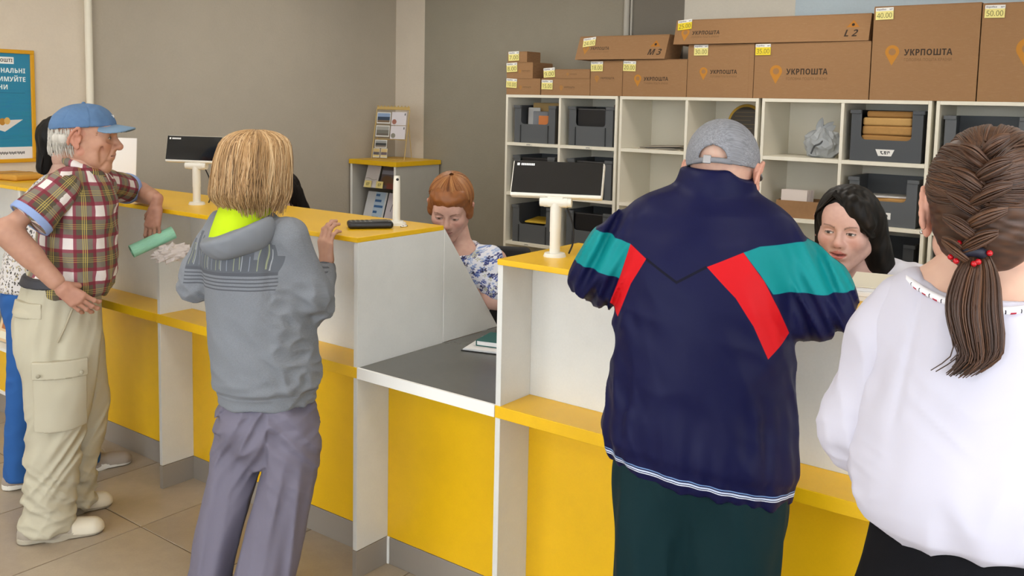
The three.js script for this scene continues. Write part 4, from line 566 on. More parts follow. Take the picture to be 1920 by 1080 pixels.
// u runs once round the garment: the back first, then the front
const wrapUV = (W, y0, y1, fwd, right, cx = 0, cz = 0) => (p, n) => { const x = (p[0] - cx) * right[0] + (p[2] - cz) * right[2], a = 0.25 * (1 + Math.max(-1, Math.min(1, x / W))), back = n[0] * fwd[0] + n[2] * fwd[2] < 0; return [back ? a : 1 - a, (p[1] - y0) / (y1 - y0)]; };
const round = (a, b, r) => { const d = unit(sub3(b, a)), s = unit(cross3(d, Math.abs(d[1]) < 0.8 ? [0, 1, 0] : [1, 0, 0])), t = cross3(d, s); return (p) => { const q = sub3(p, a); return [(Math.atan2(dot3(q, t), dot3(q, s)) + Math.PI) * r, dot3(q, d)]; }; };
{
  const t = person('person in navy, teal and red track jacket and grey cap leaning on counter', [1.335, 0.27], 0.4315);
  const skin = [0.60, 0.36, 0.27], hd = { c: [0.024, 1.562, -0.1], fwd: unit([0.24, -0.34, -0.91]), up: [0.05, 1, -0.3], s: 1.0, skin, lips: [0.45, 0.2, 0.17], brow: lin('#8a8178'), cell: 0.0032, old: 1, wide: 1.02, tint: (p, c, n) => { if (p[2] < 0.0 && p[1] > 0.0 && Math.hypot(p[0], p[2]) > 0.06 && Math.abs(p[0]) < 0.075) return mix3(c, [0.5, 0.42, 0.36], 0.35 * n); } };
  const J = { hip: [0.0, 0.93, 0], chest: [0, 1.32, -0.05], neck: [0.015, 1.5, -0.08], head: [0.022, 1.565, -0.1], neckR: 0.06, shL: [-0.14, 1.42, -0.05], elL: [-0.262, 1.29, -0.1], wrL: [-0.1, 1.308, -0.36], shR: [0.14, 1.42, -0.05], elR: [0.262, 1.285, -0.09], wrR: [0.14, 1.308, -0.36], hpL: [-0.1, 0.88, 0], knL: [-0.1, 0.48, -0.02], anL: [-0.1, 0.09, 0.02], hpR: [0.1, 0.88, 0], knR: [0.1, 0.48, -0.02], anR: [0.1, 0.09, 0.02], toe: [0.418, 0, -0.908] };
  const hands = [...handPrims([-0.085, 1.308, -0.385], [0.65, 0, -0.6], [0, -1, 0], [1, 0, 0], { curl: [0.12, 0.12, 0.14, 0.16], thumb: 0.1 }), ...handPrims([0.13, 1.308, -0.385], [-0.2, 0, -0.95], [0, -1, 0], [-1, 0, 0], { curl: [0.12, 0.12, 0.14, 0.16], thumb: 0.1 })];
  part('body', joined([surface(bodyPrims(J), 0.012, { color: skinColor(skin) }), headGeo(hd), surface(hands, 0.0034, { color: skinColor(skin) })]), skinMat, t);
  // jacket
  const torso = loft([[0.80, 0.004, 0.0, 0.205, 0.15], [0.87, 0.004, 0.0, 0.214, 0.158], [0.925, -0.004, 0, 0.22, 0.162], [1.0, -0.007, 0, 0.217, 0.16], [1.129, -0.008, 0, 0.206, 0.155], [1.229, -0.012, -0.005, 0.2, 0.15], [1.33, -0.014, -0.015, 0.2, 0.145], [1.417, -0.01, -0.03, 0.192, 0.13], [1.479, -0.004, -0.05, 0.158, 0.108], [1.515, -0.004, -0.065, 0.118, 0.09], [1.55, 0.004, -0.08, 0.078, 0.076]], 0.03);
  const JP = [torso, cap([-0.12, 1.43, -0.045], [-0.22, 1.345, -0.065], 0.08, 0.082, 0.05), cap([-0.22, 1.345, -0.065], [-0.258, 1.308, -0.085], 0.082, 0.068, 0.03), cap([-0.258, 1.315, -0.085], [-0.11, 1.325, -0.35], 0.062, 0.045, 0.02), ell([-0.245, 1.305, -0.06], [0.07, 0.06, 0.07], 0.03),
    cap([0.112, 1.425, -0.045], [0.208, 1.328, -0.05], 0.069, 0.071, 0.045), cap([0.208, 1.328, -0.05], [0.252, 1.284, -0.065], 0.071, 0.072, 0.03), cap([0.258, 1.312, -0.07], [0.15, 1.325, -0.35], 0.064, 0.045, 0.02), ell([0.235, 1.265, -0.03], [0.08, 0.066, 0.07], 0.03),
    loft([[1.52, 0.006, -0.068, 0.094, 0.092], [1.555, 0.01, -0.072, 0.09, 0.09], [1.579, 0.012, -0.078, 0.086, 0.086]], 0.012, { round: 0.007 }), cut(ell([0.1, 1.602, -0.04], [0.075, 0.05, 0.11], 0.008)), cut(ell([0.02, 1.61, -0.11], [0.07, 0.075, 0.075], 0.004)), below((x) => 0.866 - 0.14 * x - 0.3 * x * x, [-0.3, 0.7, -0.3], [0.3, 0.93, 0.3], 0.012)];
  const jd = (x, y, z) => { let d = 0.005 * noise3(x * 5, y * 2.6, z * 5) + 0.006 * ridge(x * 8 + y * 2, y * 1.8, z * 6) * sstep(1.38, 1.22, y) + 0.004 * ridge(x * 6 + y * 7, y * 5 - x * 3, z * 7); const sl = sstep(0.16, 0.22, Math.abs(x)) * sstep(1.18, 1.24, y); d += sl * 0.03 * ridge((Math.abs(x) * 0.85 + y * 0.4) * 30 + 3, z * 4, 2.2 + 2 * y); const und = sstep(1.36, 1.2, y) * sstep(0.07, 0.17, Math.abs(x)); d += und * 0.008 * ridge(x * 14 + y * 7, y * 3, z * 9); const hem = 0.866 - 0.14 * x - 0.3 * x * x; d += 0.006 * sstep(hem + 0.045, hem + 0.075, y) * sstep(hem + 0.2, hem + 0.08, y) - 0.004 * sstep(hem + 0.03, hem, y) + 0.006 * sstep(hem + 0.3, hem + 0.05, y) * noise3(x * 20, y * 2.5, z * 20); return d; };
  const W = 0.4, y0 = 0.78, y1 = 1.62, K = 1280, jt = canvasTex(2048, 1076, (g, w, h) => {
    const X = (x) => (x + W) * K, Y = (y) => (y1 - y) * K; g.fillStyle = '#11133a'; g.fillRect(0, 0, w, h);
    const area = (c, pts) => { g.fillStyle = c; g.beginPath(); pts.forEach(([x, y], i) => (i ? g.lineTo(X(x), Y(y)) : g.moveTo(X(x), Y(y)))); g.closePath(); g.fill(); };
    area('#0c8487', [[0.073, 1.406], [0.108, 1.418], [0.2, 1.424], [0.4, 1.42], [0.4, 1.322], [0.327, 1.32], [0.25, 1.313], [0.14, 1.316], [0.11, 1.36]]); area('#0c8487', [[-0.176, 1.407], [-0.258, 1.425], [-0.4, 1.44], [-0.4, 1.32], [-0.312, 1.346], [-0.195, 1.322]]);
    area('#c8131c', [[-0.004, 1.374], [0.073, 1.406], [0.12, 1.345], [0.155, 1.28], [0.182, 1.222], [0.134, 1.178], [0.1, 1.25], [0.06, 1.31]]); area('#c8131c', [[-0.176, 1.407], [-0.137, 1.38], [-0.17, 1.32], [-0.2, 1.235], [-0.222, 1.262], [-0.198, 1.33]]);
    g.strokeStyle = '#05061a'; g.lineWidth = 7; g.beginPath(); g.moveTo(X(-0.137), Y(1.38)); g.lineTo(X(-0.067), Y(1.338)); g.lineTo(X(-0.004), Y(1.374)); g.stroke();
    for (const [dy, c, lw] of [[0.03, '#c9d5ea', 5], [0.036, '#7fa0cf', 3], [0.025, '#e6ebf2', 3]]) { g.strokeStyle = c; g.lineWidth = lw; g.beginPath(); for (let x = -0.3; x <= 0.3; x += 0.01) { const y = 0.866 - 0.14 * x - 0.3 * x * x + dy; x <= -0.299 ? g.moveTo(X(x), Y(y)) : g.lineTo(X(x), Y(y)); } g.stroke(); g.beginPath(); g.moveTo(1024, Y(0.866 - 0.14 * 0.2 - 0.012 + dy)); g.lineTo(2048, Y(0.89 + dy)); g.stroke(); }
  });
  part('jacket', surface(JP, 0.0065, { disp: jd, uv: wrapUV(W, y0, y1, [0.1, 0, -1], [1, 0, 0]), period: 1 }), new THREE.MeshPhysicalMaterial({ map: jt, roughness: 0.5, specularIntensity: 0.28 }), t, 'navy track jacket with teal and red panels');
  // trousers, shoes
  const lg = [loft([[0.03, -0.105, 0.02, 0.085, 0.1], [0.3, -0.105, 0.01, 0.085, 0.1], [0.6, -0.108, 0.02, 0.088, 0.115], [0.78, -0.108, 0.015, 0.088, 0.125], [0.9, -0.1, 0, 0.09, 0.13]], 0.012), loft([[0.03, 0.105, 0.02, 0.085, 0.1], [0.3, 0.085, 0.01, 0.1, 0.1], [0.6, 0.078, 0.01, 0.112, 0.125], [0.78, 0.08, 0.01, 0.115, 0.135], [0.9, 0.08, 0, 0.112, 0.13]], 0.012), loft([[0.56, -0.01, -0.02, 0.12, 0.09], [0.74, 0.003, -0.015, 0.18, 0.11], [0.85, 0.003, 0, 0.195, 0.135], [0.96, 0, 0, 0.18, 0.13]], 0.04)];
  part('trousers', surface(lg, 0.009, { disp: (x, y, z) => 0.011 * ridge(x * 8 + 2, y * 1.6, z * 8) + 0.003 * noise3(x * 14, y * 6, z * 14) }), cloth('#08262b', 0.75), t, 'dark green tracksuit trousers');
  for (const x of [-0.105, 0.105]) { const s = shoeGeo([x - 0.03, 0.003, 0.06], [0.418, 0, -0.908], 0.28, 0.1, 0.06); const sh = part('shoe', surface(s.up, 0.006), std('#2a2a2c', 0.6), t); part('sole', surface(s.sole, 0.006), std('#111111', 0.8), sh); }
  // grey cap with strap
  const F = frame(hd.fwd, hd.up), place = (g) => { g.applyMatrix4(F); g.translate(...hd.c); return g; };
  const capM = std('#9799a1', 0.9, { map: rep(dataTex(128, (u, v) => { const k = 0.86 + 0.1 * wrapN(u, v, 40) + 0.1 * (rnd() - 0.5); return [k, k, k]; }, true), 14), bumpMap: rep(weave, 10), bumpScale: 0.0006 });
  const dome = [ell([0, 0.034, -0.014], [0.085, 0.094, 0.108], 0.01), below((x, z) => 0.012 + 0.17 * z, [-0.12, -0.1, -0.14], [0.12, 0.05, 0.12], 0.004), cut({ f: (x, y, z) => Math.max(Math.hypot(x / 0.032, (y - 0.008) / 0.026) * 0.028 - 0.028, 0.006 - y, z + 0.05), lo: [-0.04, 0, -0.14], hi: [0.04, 0.04, -0.05], k: 0.003 }), cut(ell([0, 0.03, -0.014], [0.078, 0.087, 0.101], 0.002))];
  const cp = part('cap', place(surface(dome, 0.0032, { disp: (x, y, z) => -0.0012 * (Math.abs(Math.atan2(x, -z)) % 1.05 < 0.03 ? 1 : 0) })), capM, t, 'grey cap with rear opening'); 
  const strap = []; for (let i = 0; i <= 12; i++) { const a = -0.5 + i / 12; strap.push([Math.sin(a * 1.0) * 0.086, -0.001, -0.014 - Math.cos(a * 1.0) * 0.107]); } const sg = new THREE.TubeGeometry(new THREE.CatmullRomCurve3(strap.map((p) => V(...p))), 24, 0.0045, 6); sg.scale(1, 1.5, 1); part('strap', place(sg), capM, cp); part('buckle', place(new RoundedBoxGeometry(0.018, 0.02, 0.005, 1, 0.002).rotateY(0.18).translate(0.008, -0.001, -0.124)), std('#a9a9ae', 0.4, { metalness: 0.6 }), cp);
  const brim = surface([{ f: (x, y, z) => Math.max(Math.hypot(x / 0.078, (z - 0.07) / 0.085) * 0.08 - 0.08, 0.06 - z, Math.abs(y - 0.036 + 3.2 * x * x + 0.12 * (z - 0.09)) - 0.003), lo: [-0.085, -0.01, 0.06], hi: [0.085, 0.05, 0.16], k: 0 }], 0.003); part('brim', place(brim), capM, cp);
  // glasses
  part('glasses', place(joined([tube([[-0.072, 0.002, 0.06], [-0.08, 0.004, 0.02], [-0.08, 0.0, -0.02]], 0.0018), tube([[0.072, 0.002, 0.06], [0.08, 0.004, 0.02], [0.08, 0.0, -0.02]], 0.0018), new THREE.TorusGeometry(0.024, 0.0018, 6, 20).translate(-0.034, -0.004, 0.1), new THREE.TorusGeometry(0.024, 0.0018, 6, 20).translate(0.034, -0.004, 0.1), tube([[-0.01, 0, 0.101], [0, 0.004, 0.106], [0.01, 0, 0.101]], 0.0018), tube([[-0.058, 0.0, 0.1], [-0.068, 0.002, 0.085], [-0.072, 0.002, 0.06]], 0.0018), tube([[0.058, 0.0, 0.1], [0.068, 0.002, 0.085], [0.072, 0.002, 0.06]], 0.0018)])), std('#5c4630', 0.3), t);
}
// ---------------------------------------------------------------- the girl with the braid
{
  const t = person('person in white embroidered blouse with brown braid at right edge', [1.96, 0.756], 0.1841), cx = 0.028;
  const skin = [0.64, 0.39, 0.29], hd = { c: [0.03, 1.578, -0.02], fwd: unit([0.12, -0.04, -0.99]), up: [0, 1, 0], s: 1.0, skin, lips: [0.5, 0.2, 0.18], brow: lin('#3a261a'), cell: 0.0028, wide: 0.99 };
  const mir = ([x, y, z]) => [2 * cx - x, y, z];
  const sL = [-0.09, 1.4, -0.005], eL = [-0.128, 1.215, -0.01], wL = [-0.1, 1.19, -0.23];
  const J = { hip: [cx, 0.95, 0], chest: [cx, 1.3, -0.01], neck: [cx, 1.47, -0.01], head: [0.03, 1.56, -0.025], neckR: 0.047, shL: sL, elL: eL, wrL: wL, shR: mir(sL), elR: mir(eL), wrR: mir(wL), hpL: [cx - 0.09, 0.9, 0], knL: [cx - 0.09, 0.48, -0.01], anL: [cx - 0.09, 0.09, 0.02], hpR: [cx + 0.09, 0.9, 0], knR: [cx + 0.09, 0.48, -0.01], anR: [cx + 0.09, 0.09, 0.02], toe: [0.183, 0, -0.983] };
  const bp = [...bodyPrims(J), cap([cx, 1.5, -0.005], [-0.075, 1.438, 0.0], 0.036, 0.03, 0.04), cap([cx, 1.5, -0.005], mir([-0.075, 1.438, 0.0]), 0.036, 0.03, 0.04), ell([cx, 1.4, 0.015], [0.12, 0.085, 0.085], 0.05)];
  const hands = [...handPrims([-0.098, 1.188, -0.25], [0.3, 0.05, -0.95], [0.6, -0.5, 0], [0, 1, 0]), ...handPrims(mir([-0.098, 1.188, -0.25]), [-0.3, 0.05, -0.95], [-0.6, -0.5, 0], [0, 1, 0])];
  part('body', joined([surface(bp, 0.008, { color: skinColor(skin) }), headGeo(hd), surface(hands, 0.0034, { color: skinColor(skin) })]), skinMat, t);
  // blouse: gathered, sleeves full at the elbow
  const torso = loft([[1.1, cx, 0, 0.128, 0.108], [1.118, cx, 0, 0.15, 0.125], [1.15, cx, 0, 0.17, 0.135], [1.2, cx, 0, 0.172, 0.14], [1.28, cx, 0, 0.16, 0.132], [1.36, cx, 0, 0.146, 0.122], [1.41, cx, 0, 0.138, 0.115], [1.45, cx, 0, 0.122, 0.104], [1.48, cx, 0, 0.1, 0.08]], 0.03);
  const arm = (m) => [cap(m([-0.07, 1.426, -0.002]), m([-0.1, 1.375, -0.012]), 0.053, 0.054, 0.03), cap(m([-0.1, 1.375, -0.012]), m([-0.13, 1.235, -0.02]), 0.054, 0.056, 0.03), cap(m([-0.13, 1.235, -0.02]), m([-0.13, 1.205, -0.035]), 0.055, 0.05, 0.03), cap(m([-0.13, 1.208, -0.035]), m([-0.108, 1.195, -0.15]), 0.052, 0.05, 0.03), cap(m([-0.108, 1.195, -0.15]), m([-0.102, 1.19, -0.19]), 0.05, 0.03, 0.02)];
  const BP = [torso, cap([-0.062, 1.432, 0.0], [-0.085, 1.4, 0.0], 0.05, 0.046, 0.03), cap(mir([-0.062, 1.432, 0.0]), mir([-0.085, 1.4, 0.0]), 0.05, 0.046, 0.03), below((x, z) => 1.103 + 0.9 * (x - cx) ** 2 - 0.02 * sstep(0, 0.12, z), [-0.2, 1.0, -0.2], [0.25, 1.14, 0.2], 0.01), cut(ell([cx, 1.528, 0.02], [0.1, 0.076, 0.12], 0.006))];
  const bd = (x, y, z) => { const s = x < cx ? cx - x : x - cx, sl = sstep(0.1, 0.14, s) * sstep(1.43, 1.36, y); return 0.004 * noise3(x * 7, y * 3, z * 7) + 0.008 * ridge(x * 9 + 3, y * 2.0 + x * 2, z * 9) * (1 - sl) * (0.5 + sstep(1.35, 1.15, y)) + sl * (0.006 * ridge(x * 13, y * 6 + x * 6, z * 13) + 0.006 * sstep(1.3, 1.2, y) * ridge(x * 8, y * 24, z * 8)) + 0.002 * ridge(s * 14 - y * 18, y * 3, z * 5) * sstep(1.2, 1.32, y) - 0.0035 * (1 - sstep(0.002, 0.007, Math.abs(s - (0.083 + (1.44 - y) * 0.13)))) * sstep(1.26, 1.3, y); };
  const blouseM = new THREE.MeshPhysicalMaterial({ color: '#c6c4d2', roughness: 0.8, specularIntensity: 0.3 });
  part('blouse', surface(BP, 0.0055, { disp: bd }), blouseM, t, 'white gathered blouse');
  for (const m of [(p) => p, mir]) part('sleeve', surface([...arm(m), cut(ell([cx, 1.528, 0.02], [0.1, 0.076, 0.12], 0.006))], 0.0055, { disp: bd }), blouseM, t);
  // embroidered neckline and cuffs
  const trimT = canvasTex(512, 32, (g, w, h) => { g.fillStyle = '#eeecf2'; g.fillRect(0, 0, w, h); for (let i = 0; i < 16; i++) { g.fillStyle = i % 2 ? '#b0122f' : '#2a2530'; if (i % 2) g.fillRect(i * 32 + 4, 10, 24, 12); else for (let k = 0; k < 3; k++) g.fillRect(i * 32 + 5 + k * 9, k % 2 ? 6 : 18, 5, 6); } });
  const nk = []; for (let i = 0; i < 28; i++) { const a = (i / 28) * 2 * Math.PI, sx = Math.sin(a), cz = Math.cos(a); nk.push([cx + 0.104 * sx, 1.4565 + 0.022 * Math.abs(sx) ** 2.2, 0.005 + 0.099 * cz * (1 - 0.18 * sx * sx)]); }
  const tr = trimT.clone(); tr.repeat.set(4, 1); const ng = tube(nk, 0.0055, 8, true); part('neckline_trim', ng, std('#ffffff', 0.8, { map: tr }), t, 'red and black embroidered neckline');
  for (const m of [(p) => p, mir]) { const c = m([-0.102, 1.19, -0.195]); part('cuff', new THREE.TorusGeometry(0.03, 0.007, 8, 24).translate(...c), std('#ffffff', 0.8, { map: tr }), t); }
  // black trousers
  part('trousers', surface([loft([[0.04, cx - 0.09, 0.02, 0.07, 0.08], [0.48, cx - 0.092, 0, 0.078, 0.085], [0.8, cx - 0.08, 0, 0.095, 0.12], [0.95, cx - 0.07, 0, 0.1, 0.12]], 0.03), loft([[0.04, cx + 0.09, 0.02, 0.07, 0.08], [0.48, cx + 0.092, 0, 0.078, 0.085], [0.8, cx + 0.08, 0, 0.095, 0.12], [0.95, cx + 0.07, 0, 0.1, 0.12]], 0.03), loft([[0.8, cx, 0, 0.168, 0.13], [0.93, cx, 0, 0.162, 0.125], [1.05, cx, 0, 0.142, 0.11], [1.13, cx, 0, 0.132, 0.1]], 0.03)], 0.009, { disp: (x, y, z) => 0.003 * ridge(x * 9, y * 3, z * 9) }), cloth('#0b0b0f', 0.9), t, 'black trousers');
  for (const x of [-0.09, 0.09]) { const s = shoeGeo([cx + x - 0.02, 0.003, 0.06], [0.183, 0, -0.983], 0.25, 0.09, 0.055), sh = part('shoe', surface(s.up, 0.006), std('#3a3a3c', 0.6), t); part('sole', surface(s.sole, 0.006), std('#e0e0e0', 0.8), sh); }
  // hair drawn back into a braid: built in the axes of the head
  const F = frame(hd.fwd, hd.up), toL = (p) => { const v = V(...p).applyMatrix4(F); return [v.x + hd.c[0], v.y + hd.c[1], v.z + hd.c[2]]; };
  const base = lin('#2e1c12'), mid = lin('#4a2e1d'), hi = lin('#6b4528'), shade = (k) => (k < 0.5 ? mix3(base, mid, k * 2) : mix3(mid, hi, k * 2 - 1));
  const scalp = surface([ell([0, 0.034, -0.02], [0.0815, 0.09, 0.1], 0.02), ell([0, -0.025, -0.05], [0.064, 0.06, 0.055], 0.03), cut(ell([0, -0.035, 0.085], [0.1, 0.105, 0.098], 0.01)), cut(ell([0.085, -0.01, 0.0], [0.02, 0.045, 0.034], 0.008)), cut(ell([-0.085, -0.01, 0.0], [0.02, 0.045, 0.034], 0.008))], 0.0034, { disp: (x, y, z) => 0.0012 * noise3(x * 30, y * 90, z * 30), color: (p) => shade(0.35 + 0.3 * noise3(p[0] * 30, p[1] * 120, p[2] * 30)) }); scalp.applyMatrix4(F); scalp.translate(...hd.c);
  const on = (d, up = 1.0) => { const lo = d[1] < -0.1 ? sstep(-0.1, -0.75, d[1]) : 0; return [d[0] * mixN(0.0835, 0.066, lo) * up, 0.034 + d[1] * mixN(0.092, 0.118, lo) * up, -0.02 + d[2] * mixN(0.102, 0.088, lo) * up]; }; function mixN(a, b, k) { return a + (b - a) * k; }
  const list = [], slerp = (a, b, k) => { const w = Math.acos(Math.max(-1, Math.min(1, dot3(a, b)))) || 1e-4; return unit(add3(mul3(a, Math.sin((1 - k) * w)), mul3(b, Math.sin(k * w)))); };
  for (let i = 0; i < 900; i++) {
    const side = i % 2 ? 1 : -1, h = rnd(), a = h < 0.4 ? unit([side * rr(0.05, 0.75), rr(0.75, 1.0), rr(0.2, 0.75)]) : unit([side * rr(0.8, 1.0), rr(-0.55, 0.75), rr(-0.55, 0.42)]);
    const ye = Math.max(-0.8, Math.min(0.72, a[1] * 0.9 - 0.12 + rr(-0.12, 0.12))), b = unit([side * rr(0.02, 0.16) + (ye < 0 ? 0.1 * -ye : 0), ye, -Math.sqrt(Math.max(0.1, 1 - ye * ye))]), up = rr(0.985, 1.02), pts = []; for (let k = 0; k <= 12; k++) pts.push(toL(on(slerp(a, b, k / 12), up * (1 - 0.015 * Math.sin((k / 12) * 3.1)))));
    const c = shade(Math.max(0, Math.min(1, 0.4 + 0.35 * noise3(a[0] * 4, a[1] * 6, a[2] * 4) + rr(-0.2, 0.2)))); list.push({ pts, r0: rr(0.0012, 0.0026), r1: 0.0012, c });
  }
  for (let i = 0; i < 40; i++) { const s = rr(-1, 1), a = unit([s * 0.8, -0.62 + rr(-0.1, 0.1), -0.5]), pts = []; let d = a; for (let k = 0; k <= 6; k++) { pts.push(toL(on(unit([d[0] * (1 - k * 0.05), d[1] - 0.02 * k, d[2] - 0.04 * k]), 1.02))); } list.push({ pts, r0: 0.0008, r1: 0.0003, c: mid }); }
  // braid: crossing lobes, each a bundle of strands
  const zb = (y) => { const d = (y - 0.034) / 0.092; return d > -0.25 ? -0.02 - 0.102 * Math.sqrt(Math.max(0.05, 1 - d * d)) : -0.05 - 0.066 * Math.sqrt(Math.max(0.05, 1 - ((y + 0.025) / 0.075) ** 2)); };
  const lobes = 10; for (let i = 0; i < lobes; i++) {
    const y = 0.088 - (i / (lobes - 1)) * 0.145, sd = i % 2 ? 1 : -1, off = 0.018 * (i / lobes) ** 2, wd = 0.034 * (0.75 + 0.35 * Math.sin((i / lobes) * 3.1)), z = zb(y) - 0.004;
    for (let j = 0; j < 60; j++) { const a = rnd() * 2 * Math.PI, r = Math.sqrt(rnd()), ox = 0, oy = Math.cos(a) * r * 0.0125, oz = Math.sin(a) * r * 0.0125, pts = []; for (let k = 0; k <= 10; k++) { const q = k / 10, env = Math.sin(Math.PI * (0.12 + 0.8 * q)); pts.push(toL([off + sd * (wd * (1.05 - 1.55 * q)) , y + 0.02 - 0.034 * q + oy * env + 0.004 * Math.sin(q * 3.1), z + 0.006 - 0.0135 * env + oz * env - (q > 0.6 ? -0.006 * (q - 0.6) * 2.5 : 0)])); } list.push({ pts, r0: 0.0017, r1: 0.0013, c: shade(Math.max(0, Math.min(1, 0.45 - 0.35 * Math.sin(a) * 0 + rr(-0.3, 0.35)))) }); }
  }
  part('hair', joined([scalp, strands(list)]), hairMat, t, 'brown hair braided at the back');
  // tail below the tie
  const tail = [], ax = [[0.010, 1.531, 0.088], [0.012, 1.505, 0.103], [0.018, 1.47, 0.118], [0.026, 1.43, 0.126], [0.026, 1.395, 0.128], [0.012, 1.368, 0.13]];
  for (let i = 0; i < 420; i++) { const a = rnd() * 6.283, r = Math.sqrt(rnd()), lo = rr(0.6, 1.0), stray = rnd() < 0.05 ? rr(-0.03, 0.01) : 0, pts = []; for (let k = 0; k <= 12; k++) { const q = (k / 12) * lo, f = q * (ax.length - 1), j = Math.min(ax.length - 2, Math.floor(f)), c = mix3(ax[j], ax[j + 1], f - j), w = 0.0125 + 0.027 * Math.sin(Math.min(1, q * 1.25) * 2.4) * (1 - 0.25 * q) * (1 - 0.6 * sstep(0.7, 1, q)), bend = 0.006 * Math.sin(q * 7 + 1) - (q > 0.75 ? (q - 0.75) * 0.07 : 0); pts.push([c[0] + Math.cos(a) * r * w + bend + stray * q * q, c[1] + 0.004 * Math.sin(a * 3), c[2] + Math.sin(a) * r * Math.min(0.014, w * 0.6)]); } tail.push({ pts, r0: 0.0017, r1: 0.0007, c: shade(Math.max(0, Math.min(1, 0.4 + 0.3 * noise3(Math.cos(a) * 2, r * 3, 4) + rr(-0.2, 0.25)))) }); }
  part('ponytail', strands(tail), hairMat, t, 'brown ponytail below the hair tie');
  const tie = part('hair_tie', new THREE.TorusGeometry(0.0125, 0.0075, 10, 24).rotateX(Math.PI / 2 - 0.5).translate(0.010, 1.529, 0.09), std('#191a2c', 0.6), t, 'dark hair tie with red beads');
  for (const [x, y, z] of [[-0.012, 1.534, 0.1], [-0.017, 1.524, 0.098], [-0.01, 1.52, 0.104], [0.03, 1.534, 0.1], [0.017, 1.522, 0.108], [0.012, 1.519, 0.108], [-0.008, 1.544, 0.098]]) part('bead', new THREE.SphereGeometry(0.0042, 12, 10).translate(x, y, z), std('#b3121c', 0.15), tie);
  part('earring', new THREE.SphereGeometry(0.003, 10, 8).translate(...toL([0.09, -0.038, -0.006])), M.chrome, t);
}
